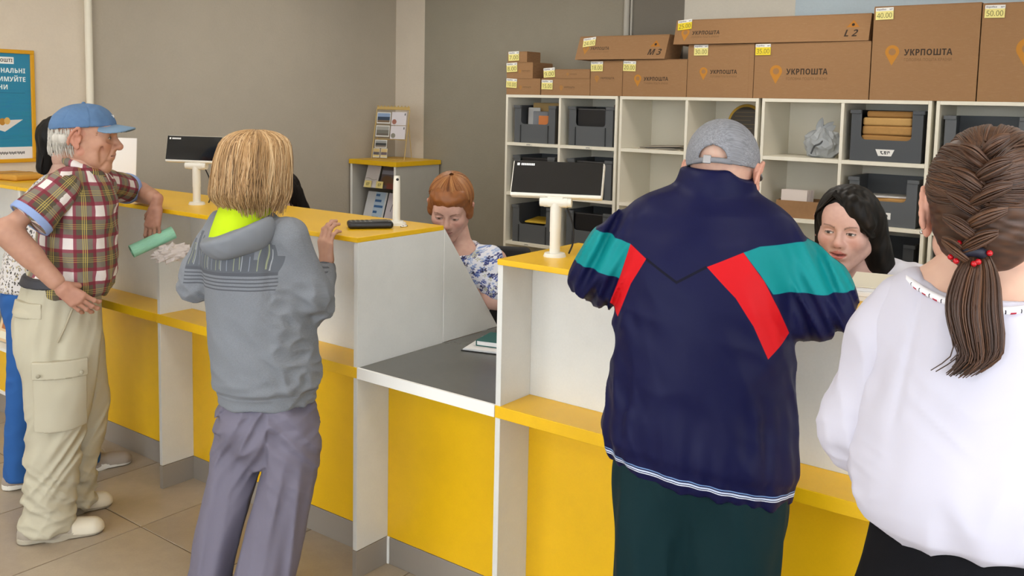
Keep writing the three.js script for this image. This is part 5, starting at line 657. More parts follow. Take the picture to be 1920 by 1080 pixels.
// ---------------------------------------------------------------- the woman in the grey hoodie
{
  const t = person('person with blonde bob in grey hoodie and grey trousers at the counter', [-0.17, 0.38], 0.9174), fw = [0.794, 0, -0.608], rt = [0.608, 0, 0.794];
  const skin = [0.58, 0.35, 0.26], hd = { c: [-0.002, 1.482, 0.0], fwd: unit([0.86, -0.04, -0.5]), up: [0, 1, 0], s: 1.0, skin, lips: [0.45, 0.18, 0.16], brow: lin('#7a5b38'), cell: 0.0032 };
  const J = { hip: [0.03, 0.85, 0], chest: [0, 1.2, 0], neck: [-0.012, 1.34, 0], head: [-0.004, 1.46, 0], shL: [-0.11, 1.285, -0.11], elL: [-0.185, 1.115, -0.09], wrL: [-0.03, 1.09, -0.28], shR: [0.105, 1.275, 0.09], elR: [0.19, 1.035, -0.01], wrR: [0.24, 1.135, -0.235], hpL: [-0.05, 0.8, -0.04], knL: [-0.09, 0.43, -0.05], anL: [-0.155, 0.09, -0.05], hpR: [0.1, 0.8, 0.04], knR: [0.07, 0.42, 0.05], anR: [0.0, 0.09, 0.06], toe: fw };
  const hands = [...handPrims([0.2385, 1.14, -0.232], [-0.04, 0.98, -0.08], [0.794, 0.1, -0.608], [-0.608, 0.2, -0.794], { curl: [0.52, 0.5, 0.52, 0.56], thumb: 0.4, spread: 0.0, s: 0.95 }), ...handPrims([-0.01, 1.085, -0.3], fw, [0.4, -0.8, 0.3], [0.6, 0.3, 0.7])];
  part('body', joined([surface(bodyPrims(J, 0.95), 0.012, { color: skinColor(skin) }), headGeo(hd), surface(hands, 0.003, { color: skinColor([0.5, 0.27, 0.19]) })]), skinMat, t);
  // hoodie
  const torso = loft([[0.738, 0.035, 0, 0.151, 0.124], [0.772, 0.035, 0, 0.152, 0.125], [0.796, 0.034, 0, 0.17, 0.14], [0.84, 0.032, 0, 0.172, 0.14], [0.938, 0.023, 0, 0.17, 0.138], [1.06, 0.013, 0, 0.165, 0.134], [1.148, 0.0, 0, 0.16, 0.13], [1.217, -0.01, 0, 0.155, 0.125], [1.28, -0.016, 0, 0.138, 0.112], [1.325, -0.018, 0, 0.108, 0.095], [1.36, -0.018, 0, 0.075, 0.075]], 0.03);
  const HP = [torso, cap([-0.1, 1.3, -0.08], [-0.175, 1.16, -0.085], 0.06, 0.058, 0.03), cap([-0.175, 1.16, -0.085], [-0.185, 1.115, -0.085], 0.056, 0.054, 0.02), cap([-0.185, 1.115, -0.09], [-0.04, 1.095, -0.27], 0.052, 0.036, 0.02),
    cap([0.095, 1.285, 0.07], [0.165, 1.1, 0.04], 0.067, 0.066, 0.035), cap([0.165, 1.1, 0.04], [0.187, 1.05, 0.005], 0.066, 0.058, 0.02), cap([0.187, 1.048, 0.0], [0.232, 1.108, -0.195], 0.054, 0.036, 0.02), cap([0.232, 1.108, -0.19], [0.238, 1.13, -0.232], 0.034, 0.032, 0.008), cut(ell([-0.01, 1.38, 0], [0.06, 0.045, 0.06], 0.01))];
  const hdp = (x, y, z) => { const b = x * rt[0] + z * rt[2], sR = sstep(0.1, 0.15, b), sL = sstep(-0.07, -0.12, b); let d = 0.004 * noise3(x * 8, y * 5, z * 8) + 0.005 * ridge(x * 6 + y * 5, y * 4, z * 6); d += sR * sstep(1.2, 1.08, y) * 0.013 * ridge(x * 7 - y * 8, y * 13 + x * 10, z * 6); d += sL * sstep(1.22, 1.1, y) * 0.011 * ridge(x * 14, y * 18, z * 9); d += sstep(0.9, 0.8, y) * sstep(0.77, 0.79, y) * 0.008 * ridge(x * 5, y * 16, z * 5); d -= 0.007 * (1 - sstep(0.003, 0.008, Math.abs(y - 0.787))) + 0.003 * (1 - sstep(0.002, 0.007, Math.abs(b - 0.117 - 0.05 * (1.28 - y)))) * sstep(1.06, 1.1, y); return d; };
  const W = 0.2, y0 = 0.72, y1 = 1.4, K = 1500, tex = canvasTex(1200, 1020, (g, w, h) => {
    g.fillStyle = '#7b7f86'; g.fillRect(0, 0, w, h); const img = g.getImageData(0, 0, w, h), d = img.data; for (let i = 0; i < d.length; i += 4) { const n = 16 * (rnd() - 0.5) + 6 * (rnd() < 0.12 ? -1 : 0); d[i] += n; d[i + 1] += n; d[i + 2] += n; } g.putImageData(img, 0, 0);
    const X = (x) => (x + W) * K, Y = (y) => (y1 - y) * K, b0 = 1.185, g0 = X(-0.165), g1 = X(0.135);                         // skyline print across the back
    g.fillStyle = '#5d6168'; g.beginPath(); g.moveTo(g0, Y(b0)); let x = g0; let k = 0; while (x < g1) { const bw = [22, 14, 26, 18, 30, 12][k % 6], bh = [0.085, 0.05, 0.11, 0.075, 0.1, 0.04, 0.09][k % 7]; g.lineTo(x, Y(b0 + bh)); g.lineTo(x + bw, Y(b0 + bh)); x += bw; k++; } g.lineTo(g1, Y(b0)); g.closePath(); g.fill();
    g.lineWidth = 2.5; for (let i = 0; i < 17; i++) { g.strokeStyle = ['#9aa07f', '#a9adb2', '#8d93a0'][i % 3]; const a = g0 + 12 + i * 26, hh = [0.07, 0.1, 0.05, 0.085][i % 4]; g.beginPath(); g.moveTo(a, Y(b0 + 0.005)); g.lineTo(a, Y(b0 + hh)); if (i % 3 === 0) { g.lineTo(a + 16, Y(b0 + hh)); g.lineTo(a + 20, Y(b0 + 0.01)); } g.stroke(); }
    g.fillStyle = '#55585f'; g.fillRect(g0, Y(b0), g1 - g0, 16); for (let i = 1; i < 5; i++) g.fillRect(g0, Y(b0) + 10 + i * 17, g1 - g0, 6.5);
    g.fillStyle = '#6c7077'; g.fillRect(0, Y(0.786), w, 2); });
  const grey = new THREE.MeshPhysicalMaterial({ map: tex, roughness: 0.95, sheen: 0.3, bumpMap: rep(grain, 30), bumpScale: 0.0006 }), plainGrey = cloth('#7b7f86', 0.95);
  part('hoodie', surface(HP, 0.0065, { disp: hdp, uv: wrapUV(W, y0, y1, fw, rt), period: 1 }), grey, t, 'grey hoodie with skyline print on the back');
  const q = new THREE.Quaternion().setFromEuler(new THREE.Euler(0.0, -0.917, 0.0)), Hc = [-0.058, 1.317, 0.042];
  const rim = cut({ f: (x, y, z) => 1.297 + 0.42 * (x + 0.11) - y, lo: [-0.3, 1.3, -0.3], hi: [0.3, 1.5, 0.3], k: 0.014 }), inner = [ell([-0.035, 1.375, 0.03], [0.108, 0.095, 0.085], 0.008, { q })];
  const hp = part('hood', surface([ell(Hc, [0.142, 0.092, 0.102], 0.02, { q }), ell([-0.1, 1.285, 0.09], [0.085, 0.062, 0.06], 0.03, { q }), rim, cut(inner[0])], 0.005, { disp: (x, y, z) => 0.004 * ridge(x * 7, y * 13, z * 7) }), plainGrey, t, 'grey hood hanging down the back');
  part('lining', surface([loft([[1.25, -0.05, 0.03, 0.1, 0.09], [1.3, -0.045, 0.025, 0.092, 0.08], [1.35, -0.035, 0.015, 0.085, 0.074], [1.4, -0.022, 0.005, 0.078, 0.072]], 0.004, { round: 0.006 }), cut(loft([[1.29, -0.02, -0.0, 0.062, 0.06], [1.42, -0.015, 0, 0.068, 0.065]], 0.004))], 0.005, { disp: (x, y, z) => 0.003 * ridge(x * 9, y * 6, z * 9) }), cloth('#b6d11c', 0.9), hp, 'lime green hood lining');
  // trousers
  const lg = [loft([[0.03, -0.175, -0.05, 0.075, 0.1], [0.175, -0.145, -0.05, 0.066, 0.095], [0.401, -0.098, -0.05, 0.08, 0.095], [0.551, -0.06, -0.05, 0.088, 0.1], [0.64, -0.045, -0.045, 0.088, 0.11], [0.72, -0.03, -0.035, 0.08, 0.095]], 0.018), loft([[0.03, -0.02, 0.06, 0.112, 0.11], [0.155, 0.018, 0.06, 0.105, 0.105], [0.315, 0.062, 0.055, 0.096, 0.1], [0.527, 0.1, 0.05, 0.089, 0.105], [0.608, 0.105, 0.045, 0.09, 0.11], [0.72, 0.095, 0.035, 0.08, 0.095]], 0.018), loft([[0.53, 0.026, 0, 0.06, 0.08], [0.61, 0.03, 0, 0.13, 0.12], [0.68, 0.032, 0, 0.156, 0.13], [0.725, 0.034, 0, 0.15, 0.122], [0.76, 0.034, 0, 0.13, 0.105], [0.84, 0.034, 0, 0.125, 0.1]], 0.03)];
  part('trousers', surface(lg, 0.007, { disp: (x, y, z) => (x < 0.03 ? folds(x, y, z, -0.55, -0.83, 15) : folds(x, y, z, 0.75, -0.66, 14)) * 0.02 * sstep(0.36, 0.62, y) + folds(x, y, z, 0.2, 1, 13, 1.3) * 0.018 * sstep(0.66, 0.42, y) + 0.003 * noise3(x * 9, y * 5, z * 9) + folds(x, y, z, 0.95, 0.3, 20, 3) * 0.01 * sstep(0.58, 0.7, y) }), cloth('#6f6b7a', 0.7), t, 'wide grey trousers');
  for (const [x, z] of [[-0.19, -0.05], [-0.06, 0.06]]) { const s = shoeGeo([x - 0.01, 0.003, z + 0.02], fw, 0.25, 0.09, 0.055), sh = part('shoe', surface(s.up, 0.006), std('#8b8890', 0.7), t); part('sole', surface(s.sole, 0.006), std('#d7d5d0', 0.8), sh); }
  // bob: a cap of hair with strands falling from the crown
  const S = [[1.372, -0.004, 0, 0.1, 0.098], [1.396, -0.012, 0, 0.117, 0.114], [1.456, -0.01, 0, 0.117, 0.114], [1.523, -0.004, 0, 0.115, 0.112], [1.565, 0, 0, 0.107, 0.104], [1.59, 0.003, 0, 0.09, 0.088], [1.608, 0.004, 0, 0.06, 0.06], [1.616, 0.004, 0, 0.025, 0.025]], hl = loft(S, 0.01, { round: 0.02 });
  const dk = lin('#6f5232'), md = lin('#b08a5c'), lt = lin('#dcc096'), sh = (k) => (k < 0.5 ? mix3(dk, md, k * 2) : mix3(md, lt, k * 2 - 1)), face = [0.092 * 0.86, 1.45, -0.092 * 0.5];
  const capH = surface([hl, cut(ell([0.125, 1.44, -0.075], [0.075, 0.12, 0.075], 0.02)), cut(ell([-0.002, 1.35, -0.0], [0.07, 0.06, 0.07], 0.02))], 0.005, { disp: (x, y, z) => 0.006 * noise3(Math.atan2(x, z) * 7, y * 6, 1) - 0.007, color: (p) => sh(0.42 + 0.35 * noise3(Math.atan2(p[0], p[2]) * 9, p[1] * 5, 3)) });
  const list = []; for (let i = 0; i < 1900; i++) { const a = rnd() * 6.283; if (Math.sin(a) * fw[0] + Math.cos(a) * fw[2] > 0.78) continue; const end = 1.35 + rr(0, 0.06) + 0.02 * noise3(Math.cos(a) * 3, Math.sin(a) * 3, 5), lift = rr(-0.006, 0.005) + 0.011 * noise3(Math.cos(a) * 6, Math.sin(a) * 6, 2) + (rnd() < 0.06 ? rr(0.002, 0.008) : 0), wv = rr(-0.16, 0.16), ph = rr(0, 6), st = rr(0, 0.25), pts = []; for (let k = 0; k <= 13; k++) { const q2 = st + (1 - st) * (k / 13), y = q2 < 0.3 ? 1.564 + 0.055 * Math.cos((q2 / 0.3) * 1.5708) : 1.564 - (1.564 - end) * ((q2 - 0.3) / 0.7), [cx, cz, rx, rz] = hl.at(Math.max(1.38, y)), tip = y < 1.42 ? 1 - (1.42 - y) * 2.6 : 1, rr2 = q2 < 0.3 ? Math.sqrt(q2 / 0.3) : 1, an = a + wv * q2 + 0.07 * q2 * Math.sin(q2 * 8 + ph), R = q2 < 0.3 ? 0.12 + 0.88 * Math.sin((q2 / 0.3) * 1.5708) : 1; pts.push([cx + Math.sin(an) * ((q2 < 0.3 ? 0.107 * R : rx) * tip + lift * (q2 + 0.2)), y, cz + Math.cos(an) * ((q2 < 0.3 ? 0.104 * R : rz) * tip + lift * (q2 + 0.2))]); } list.push({ pts, r0: rr(0.0014, 0.0026), r1: 0.0007, c: sh(Math.max(0, Math.min(1, 0.52 + 0.42 * noise3(Math.cos(a) * 7, Math.sin(a) * 7, 1) + rr(-0.3, 0.3)))) }); }
  part('hair', joined([capH, strands(list)]), hairMat, t, 'blonde chin-length bob');
}
// ---------------------------------------------------------------- the old man in the plaid shirt
{
  const t = person('person in plaid shirt, blue cap and beige cargo trousers', [-1.3, 0.4], 1.0952), fw = unit([0.95, 0, -0.12]);
  const skin = [0.48, 0.25, 0.165], hd = { c: [0.07, 1.555, 0.0], fwd: unit([0.955, -0.06, 0.25]), up: [0.06, 1, 0], s: 1.14, skin, lips: [0.42, 0.2, 0.16], brow: lin('#8f857a'), browK: 0.5, lash: lin('#5a4030'), cell: 0.0026, old: 1, low: 0.018, nose: 0.007, jaw: 1.4, wide: 0.98, open: 0.7 };
  const J = { hip: [-0.045, 0.86, 0], chest: [0.04, 1.25, 0], neck: [0.06, 1.4, 0], head: [0.055, 1.5, 0], neckR: 0.06, shR: [-0.03, 1.375, 0.15], elR: [-0.205, 1.222, 0.195], wrR: [-0.048, 1.028, 0.215], shL: [0.135, 1.355, -0.15], elL: [0.286, 1.292, -0.4], wrL: [0.322, 1.29, -0.17], hpR: [-0.05, 0.85, 0.09], knR: [-0.06, 0.45, 0.09], anR: [-0.11, 0.09, 0.09], hpL: [-0.03, 0.85, -0.09], knL: [0.02, 0.45, -0.1], anL: [-0.02, 0.09, -0.1], toe: [0.95, 0, -0.1] };
  const bp = [...bodyPrims(J), cap(J.elR, J.wrR, 0.044, 0.03, 0.02), cap(mix3(J.elR, J.wrR, 0.1), mix3(J.elR, J.wrR, 0.5), 0.046, 0.042, 0.02), cap(J.elL, J.wrL, 0.044, 0.032, 0.02), cap([0.06, 1.38, 0], [0.075, 1.47, 0.01], 0.064, 0.062, 0.03)];
  const hands = [...handPrims([-0.035, 1.012, 0.218], [0.72, -0.68, 0.02], [0.1, 0, -1], [0.7, 0.7, 0], { curl: [0.42, 0.38, 0.36, 0.36], thumb: 0.5, thumbOut: 0.3, s: 0.98 }), ...handPrims([0.332, 1.258, -0.15], [-0.18, -0.97, 0.06], [0.62, 0.1, -0.78], [-0.7, 0, -0.6], { curl: [0.32, 0.36, 0.4, 0.45], thumb: 0.4, s: 0.98 })];
  part('body', joined([surface(bp, 0.009, { color: skinColor([0.46, 0.24, 0.165], 1.3) }), headGeo(hd), surface(hands, 0.003, { color: skinColor([0.45, 0.22, 0.155], 1.3) })]), skinMat, t);
  // plaid
  const plaid = canvasTex(256, 256, (g, w, h) => {
    g.fillStyle = '#dcd4d0'; g.fillRect(0, 0, w, h); const bar = (c, a, b, al) => { g.globalAlpha = al; g.fillStyle = c; g.fillRect(a, 0, b - a, h); g.fillRect(0, a, w, b - a); g.globalAlpha = 1; };
    bar('#3e3626', 0, 118, 0.64); bar('#6d1526', 118, 146, 0.72); bar('#6d1526', 230, 256, 0.72); g.globalAlpha = 0.85; g.fillStyle = '#c9b357'; for (const a of [36, 52, 68]) { g.fillRect(a, 0, 5, h); } g.globalAlpha = 0.55; for (const a of [36, 52, 68]) g.fillRect(0, a, w, 5); g.globalAlpha = 1;
    const img = g.getImageData(0, 0, w, h), d = img.data; for (let y = 0; y < h; y++) for (let x = 0; x < w; x++) { const i = (y * w + x) * 4, n = 10 * (rnd() - 0.5) + ((x + y) % 4 < 2 ? 4 : -4); d[i] += n; d[i + 1] += n; d[i + 2] += n; } g.putImageData(img, 0, 0); });
  const pl = (sc, rot = 0) => { const c = plaid.clone(); c.repeat.set(sc, sc); c.rotation = rot; c.needsUpdate = true; return new THREE.MeshPhysicalMaterial({ map: c, roughness: 0.88, sheen: 0.2 }); }, tile = 1 / 0.125;
  const torso = loft([[0.93, -0.012, 0.0, 0.14, 0.175], [0.96, 0.0, 0.0, 0.152, 0.182], [1.0, 0.012, 0, 0.155, 0.185], [1.106, 0.028, 0, 0.146, 0.185], [1.211, 0.036, 0, 0.138, 0.182], [1.31, 0.05, 0, 0.124, 0.172], [1.365, 0.058, 0, 0.102, 0.14], [1.405, 0.066, 0, 0.08, 0.095], [1.432, 0.066, 0, 0.068, 0.074]], 0.03);
  const sd = (x, y, z) => 0.004 * noise3(x * 6, y * 4, z * 6) + 0.007 * ridge(x * 8 + y * 5, y * 5, z * 6) + folds(x, y, z, -0.5, 0.85, 13) * 0.01 + 0.008 * sstep(1.12, 0.98, y) * ridge(x * 12 + 2 * y, y * 3, z * 9) - 0.004 * (1 - sstep(0.002, 0.006, Math.abs(z - 0.02))) * (x > 0.1 ? 1 : 0);
  part('shirt', surface([torso, cap([0.03, 1.385, 0.06], [-0.02, 1.37, 0.135], 0.06, 0.062, 0.03), cap([0.08, 1.375, -0.06], [0.125, 1.355, -0.135], 0.06, 0.06, 0.03), below((x) => 0.95 - 0.06 * x, [-0.3, 0.85, -0.3], [0.3, 1.0, 0.3], 0.006), cut(ell([0.075, 1.49, 0], [0.068, 0.085, 0.066], 0.01))], 0.0065, { disp: sd, uv: (p) => [(Math.atan2(-(p[0] - 0.03) / 0.14, -(p[2]) / 0.18) + Math.PI) * 0.16, p[1] + 0.06 * (p[0] - 0.03)], period: 2 * Math.PI * 0.16 }), pl(tile), t, 'plaid shirt in maroon, olive and cream');
  const sleeve = (a, b, r0, r1, seed) => { const g = surface([cap(a, b, r0, r1, 0.01), cut({ f: ((n, e) => (x, y, z) => -(dot3([x - e[0], y - e[1], z - e[2]], n)))(unit(sub3(b, a)), b), ...bounds([b], 0.12), k: 0.004 })], 0.006, { disp: (x, y, z) => 0.004 * ridge(x * 10 + seed, y * 10, z * 10) + 0.003 * noise3(x * 8, y * 8, z * 8), uv: round(a, b, 0.075), period: 2 * Math.PI * 0.075 }); const s = part('sleeve', g, pl(tile), t); const d = unit(sub3(b, a)); part('cuff', surface([cap(add3(b, mul3(d, -0.022)), add3(b, mul3(d, 0.006)), r1 + 0.004, r1 + 0.004, 0.004), cut({ f: (x, y, z) => -(dot3([x - b[0], y - b[1], z - b[2]], d) - 0.004), ...bounds([b], 0.12), k: 0.002 }), cut({ f: (x, y, z) => dot3([x - b[0], y - b[1], z - b[2]], d) + 0.024, ...bounds([b], 0.12), k: 0.002 }), cut(cap(b, add3(b, mul3(d, 0.03)), r1 - 0.006, r1 - 0.006, 0))], 0.004), cloth('#8fa3cf', 0.9), s, 'pale blue turned-up cuff'); };
  sleeve([-0.02, 1.362, 0.14], [-0.128, 1.256, 0.185], 0.07, 0.08, 1); sleeve([0.115, 1.365, -0.12], [0.232, 1.316, -0.315], 0.06, 0.062, 5);
  const cl = []; for (let i = 0; i <= 14; i++) { const a = (i / 14) * 2 * Math.PI; cl.push([0.072 + 0.072 * Math.cos(a), 1.425 - 0.035 * Math.cos(a) + (Math.cos(a) > 0.9 ? -0.02 : 0), 0.073 * Math.sin(a)]); }
  part('collar', surface(cl.slice(0, -1).map((p, i) => cap(p, cl[i + 1], 0.0165, 0.0165, 0.01)), 0.005, { uv: round([0.07, 1.3, 0], [0.07, 1.5, 0], 0.08), period: 2 * Math.PI * 0.08 }), pl(tile), t);
  // trousers with cargo pocket
  const near = loft([[0.035, -0.1, 0.09, 0.1, 0.085], [0.13, -0.092, 0.09, 0.09, 0.082], [0.32, -0.074, 0.09, 0.1, 0.09], [0.47, -0.056, 0.09, 0.112, 0.1], [0.62, -0.045, 0.09, 0.13, 0.105], [0.76, -0.045, 0.085, 0.148, 0.1], [0.9, -0.045, 0.07, 0.14, 0.09]], 0.03), far = loft([[0.035, -0.01, -0.1, 0.085, 0.08], [0.13, -0.005, -0.1, 0.082, 0.08], [0.3, 0.015, -0.1, 0.095, 0.09], [0.45, 0.03, -0.1, 0.104, 0.1], [0.62, 0.005, -0.095, 0.125, 0.1], [0.76, -0.03, -0.085, 0.145, 0.1], [0.9, -0.04, -0.07, 0.14, 0.09]], 0.03);
  const pel = loft([[0.74, -0.045, 0, 0.15, 0.17], [0.835, -0.048, 0, 0.153, 0.178], [0.93, -0.038, 0, 0.145, 0.172], [0.99, -0.026, 0, 0.14, 0.166], [1.025, -0.018, 0, 0.136, 0.162]], 0.03), bm = cloth('#b5ae99', 0.85);
  const td = (x, y, z) => 0.004 * noise3(x * 9, y * 4, z * 9) + folds(x, y, z, 0.6, 0.8, 14) * 0.017 * sstep(0.62, 0.35, y) + folds(x, y, z, 0.12, 1, 13, 1.4) * 0.014 * sstep(0.5, 0.75, y) + folds(x, y, z, -0.8, 0.6, 16, 3) * 0.012 * sstep(0.4, 0.2, y) + 0.004 * sstep(0.9, 0.97, y) * ridge(x * 22, y * 2, z * 22) + 0.01 * sstep(0.22, 0.1, y) * ridge(x * 6, y * 16, z * 6);
  part('trousers', surface([near, far, pel], 0.0065, { disp: td }), bm, t, 'loose beige cargo trousers');
  const both = { f: (x, y, z) => Math.min(near.f(x, y, z), pel.f(x, y, z)), lo: [-0.3, 0.3, 0], hi: [0.3, 1, 0.4] };
  const pk = part('cargo_pocket', surface([clip(both, 0.013, [-0.135, 0.45, 0.1], [0.05, 0.7, 0.32], 0.004)], 0.005, { disp: (x, y, z) => 0.003 * noise3(x * 12, y * 8, z) }), bm, t), fl = part('flap', surface([clip(both, 0.02, [-0.138, 0.655, 0.1], [0.055, 0.722, 0.32], 0.004)], 0.0045), bm, pk);
  for (const x of [-0.115, 0.032]) part('button', new THREE.SphereGeometry(0.008, 12, 8).scale(1, 1, 0.5).translate(x, 0.675, 0.19 + 0.022), std('#9b947f', 0.5), pk);
  part('pocket_flap', surface([clip(both, 0.011, [-0.21, 0.878, 0.02], [-0.098, 0.935, 0.3], 0.006)], 0.005), bm, t); part('pocket_seam', tube([[-0.047, 0.79, 0.186], [-0.02, 0.85, 0.19], [0.006, 0.915, 0.186]], 0.004), cloth('#a89f88', 0.9), t);
  part('belt', surface([clip(pel, 0.012, [-0.3, 0.985, -0.3], [0.3, 1.021, 0.3])], 0.006), std('#2c2c33', 0.6), t, 'dark belt');
  // shoes
  for (const [h, l] of [[[-0.2, 0.002, 0.1], 0.3], [[-0.115, 0.002, -0.1], 0.25]]) { const s = shoeGeo(h, [0.95, 0, h[2] > 0 ? 0.05 : -0.12], l, 0.098, 0.05), sh = part('shoe', surface(s.up, 0.0045, { color: (p) => (p[0] - h[0] > l * 0.62 ? lin('#cfc6b2') : lin('#9a9082')) }), new THREE.MeshStandardMaterial({ vertexColors: true, roughness: 0.75 }), t); part('sole', surface(s.sole, 0.005), std('#a59c8a', 0.8), sh); }
  // blue cap
  const F = frame(hd.fwd, hd.up), place = (g) => { g.scale(1.14, 1.14, 1.14); g.applyMatrix4(F); g.translate(...hd.c); return g; }, blue = std('#56779f', 0.85, { map: rep(mottle, 5), bumpMap: rep(weave, 10), bumpScale: 0.0005 });
  const dome = [ell([0, 0.022, -0.013], [0.0835, 0.088, 0.106], 0.01), ell([0, 0.04, 0.03], [0.06, 0.062, 0.055], 0.03), below((x, z) => 0.03 + 0.13 * z, [-0.12, -0.08, -0.14], [0.12, 0.06, 0.12], 0.004), cut(ell([0, 0.018, -0.013], [0.078, 0.083, 0.1], 0.002))];
  const cp = part('cap', place(surface(dome, 0.003, { disp: (x, y, z) => 0.0012 * noise3(x * 30, y * 30, z * 30) - 0.0014 * (Math.abs((Math.atan2(x, z + 0.013) / 1.047) - Math.round(Math.atan2(x, z + 0.013) / 1.047)) < 0.03 ? 1 : 0) })), blue, t, 'faded blue baseball cap');
  part('brim', place(surface([{ f: (x, y, z) => Math.max(Math.hypot(x / 0.08, (z - 0.07) / 0.087) * 0.082 - 0.082, 0.052 - z, Math.abs(y - 0.045 + 4.2 * x * x + 0.1 * (z - 0.09)) - 0.0032), lo: [-0.09, -0.01, 0.05], hi: [0.09, 0.06, 0.17], k: 0 }], 0.0028)), std('#6f8ba6', 0.85), cp); part('button', place(new THREE.SphereGeometry(0.007, 10, 8).translate(0, 0.11, -0.013)), blue, cp);
  part('logo', place(tube([[-0.024, 0.069, 0.0775], [-0.018, 0.078, 0.0745], [-0.012, 0.07, 0.0815], [-0.006, 0.078, 0.0785], [0.0, 0.071, 0.084], [0.008, 0.077, 0.0815], [0.014, 0.072, 0.082]], 0.0022, 6)), std('#e8eaec', 0.7), cp, 'white embroidered word');
  // white hair below the cap
  const hl = [], wc = lin('#d9d5cc'), gc = lin('#a9a297'); for (let i = 0; i < 420; i++) { const s = i % 2 ? 1 : -1, a = rr(0.35, 1.55), y = rr(-0.045, 0.03), x = s * Math.sin(a) * 0.075 * 0.98, z = -0.016 - Math.cos(a) * 0.1, pts = []; for (let k = 0; k <= 5; k++) { const q = k / 5; pts.push([x * (1.02 - 0.1 * q * (y < 0 ? 1 : 0.2)), y - q * 0.03, z * 1.03 - (1 - Math.abs(q - 0.5)) * 0.003 + 0.004 * q]); } hl.push({ pts, r0: 0.0016, r1: 0.0007, c: mix3(gc, wc, rnd()) }); }
  const hairG = joined([surface([ell([0, -0.012, -0.05], [0.073, 0.046, 0.062], 0.01), cut(ell([0, -0.02, 0.06], [0.1, 0.1, 0.075], 0.01))], 0.0035, { disp: (x, y, z) => 0.001 * noise3(x * 60, y * 30, z * 60), color: (p) => mix3(gc, wc, 0.3 + 0.4 * noise3(p[0] * 60, p[1] * 20, p[2] * 60)) }), strands(hl)]); part('hair', place(hairG), hairMat, t, 'short white hair');
}
// what he holds
{
  const yaw = 1.0952, w = (p) => { const v = V(...p).applyAxisAngle(V(0, 1, 0), yaw); return [v.x - 1.3, v.y, v.z + 0.4]; };
  const a = w([0.232, 1.072, -0.125]), b = w([0.4, 1.142, -0.15]), d = sub3(b, a), L = len3(d), qn = new THREE.Quaternion().setFromUnitVectors(V(0, 1, 0), V(...unit(d)));
  const pr = [[0.0262, 0], [0.0275, 0], [0.0275, L], [0.0255, L], [0.0255, 0.0]].map(([x, y]) => new THREE.Vector2(x, y)), g = new THREE.LatheGeometry(pr, 40), spiral = new THREE.LatheGeometry([[0.0222, 0.003], [0.0232, 0.003], [0.0232, L - 0.003], [0.0222, L - 0.003], [0.0222, 0.003]].map(([x, y]) => new THREE.Vector2(x, y)), 32);
  const gm = std('#a3e3c4', 0.75, { map: rep(mottle, 2), side: THREE.DoubleSide }), m = thing('rolled_paper', 'mint green rolled paper held in the hand of the plaid-shirted person', 'paper', a); m.quaternion.copy(qn); part('outer_turn', g, gm, m); part('inner_turn', spiral, gm, m);
  const tg = new THREE.IcosahedronGeometry(1, 5), p = tg.attributes.position; for (let k = 0; k < p.count; k++) { const v = V(p.getX(k), p.getY(k), p.getZ(k)), f = 0.75 + 0.5 * Math.abs(noise3(v.x * 1.7, v.y * 1.7, v.z * 1.7)) + 0.35 * ridge(v.x * 2.6 + 3, v.y * 2.6, v.z * 2.6); p.setXYZ(k, v.x * f * 0.075, v.y * f * 0.036, v.z * f * 0.03); } tg.computeVertexNormals();
  const c = w([0.385, 1.062, -0.095]); const ts = solo('crumpled_tissue', tg, new THREE.MeshPhysicalMaterial({ color: '#dcd3cf', roughness: 0.7, transmission: 0.15, thickness: 0 }), 'crumpled white tissue held beside the mint green rolled paper', 'tissue', c); ts.rotation.set(0, yaw, 0.15);
}
// ---------------------------------------------------------------- the clerks behind the counter
const chairGroup = 'office chairs of the clerks';
function officeChair(x, z, turn, lab, seat = 0.47) {
  const t = thing('office_chair', lab, 'chair', [x, 0, z], turn, chairGroup);
  part('seat', new RoundedBoxGeometry(0.46, 0.07, 0.44, 4, 0.03).translate(0, seat - 0.035, 0), M.blackMatte, t); part('column', cyl(0.028, 0.028, seat - 0.13, 0, 0.07, 0), M.black, t);
  const b = new RoundedBoxGeometry(0.44, 0.46, 0.05, 4, 0.024), p = b.attributes.position; for (let k = 0; k < p.count; k++) { const xx = p.getX(k); p.setZ(k, p.getZ(k) + xx * xx * 0.7); } b.computeVertexNormals(); part('backrest', b.rotateX(-0.1).translate(0, seat + 0.36, -0.27), M.blackMatte, t); part('back_bar', tube([[0, seat - 0.06, -0.1], [0, seat - 0.05, -0.3], [0, seat + 0.25, -0.29]], 0.016), M.black, t);
  for (let i = 0; i < 5; i++) { const a = (i / 5) * 6.283, l = part('leg', tube([[0, 0.08, 0], [0.15 * Math.sin(a), 0.075, 0.15 * Math.cos(a)], [0.28 * Math.sin(a), 0.06, 0.28 * Math.cos(a)]], 0.016), M.black, t); part('caster', new THREE.SphereGeometry(0.026, 12, 10).translate(0.28 * Math.sin(a), 0.026, 0.28 * Math.cos(a)), M.black, l); }
  return t;
}
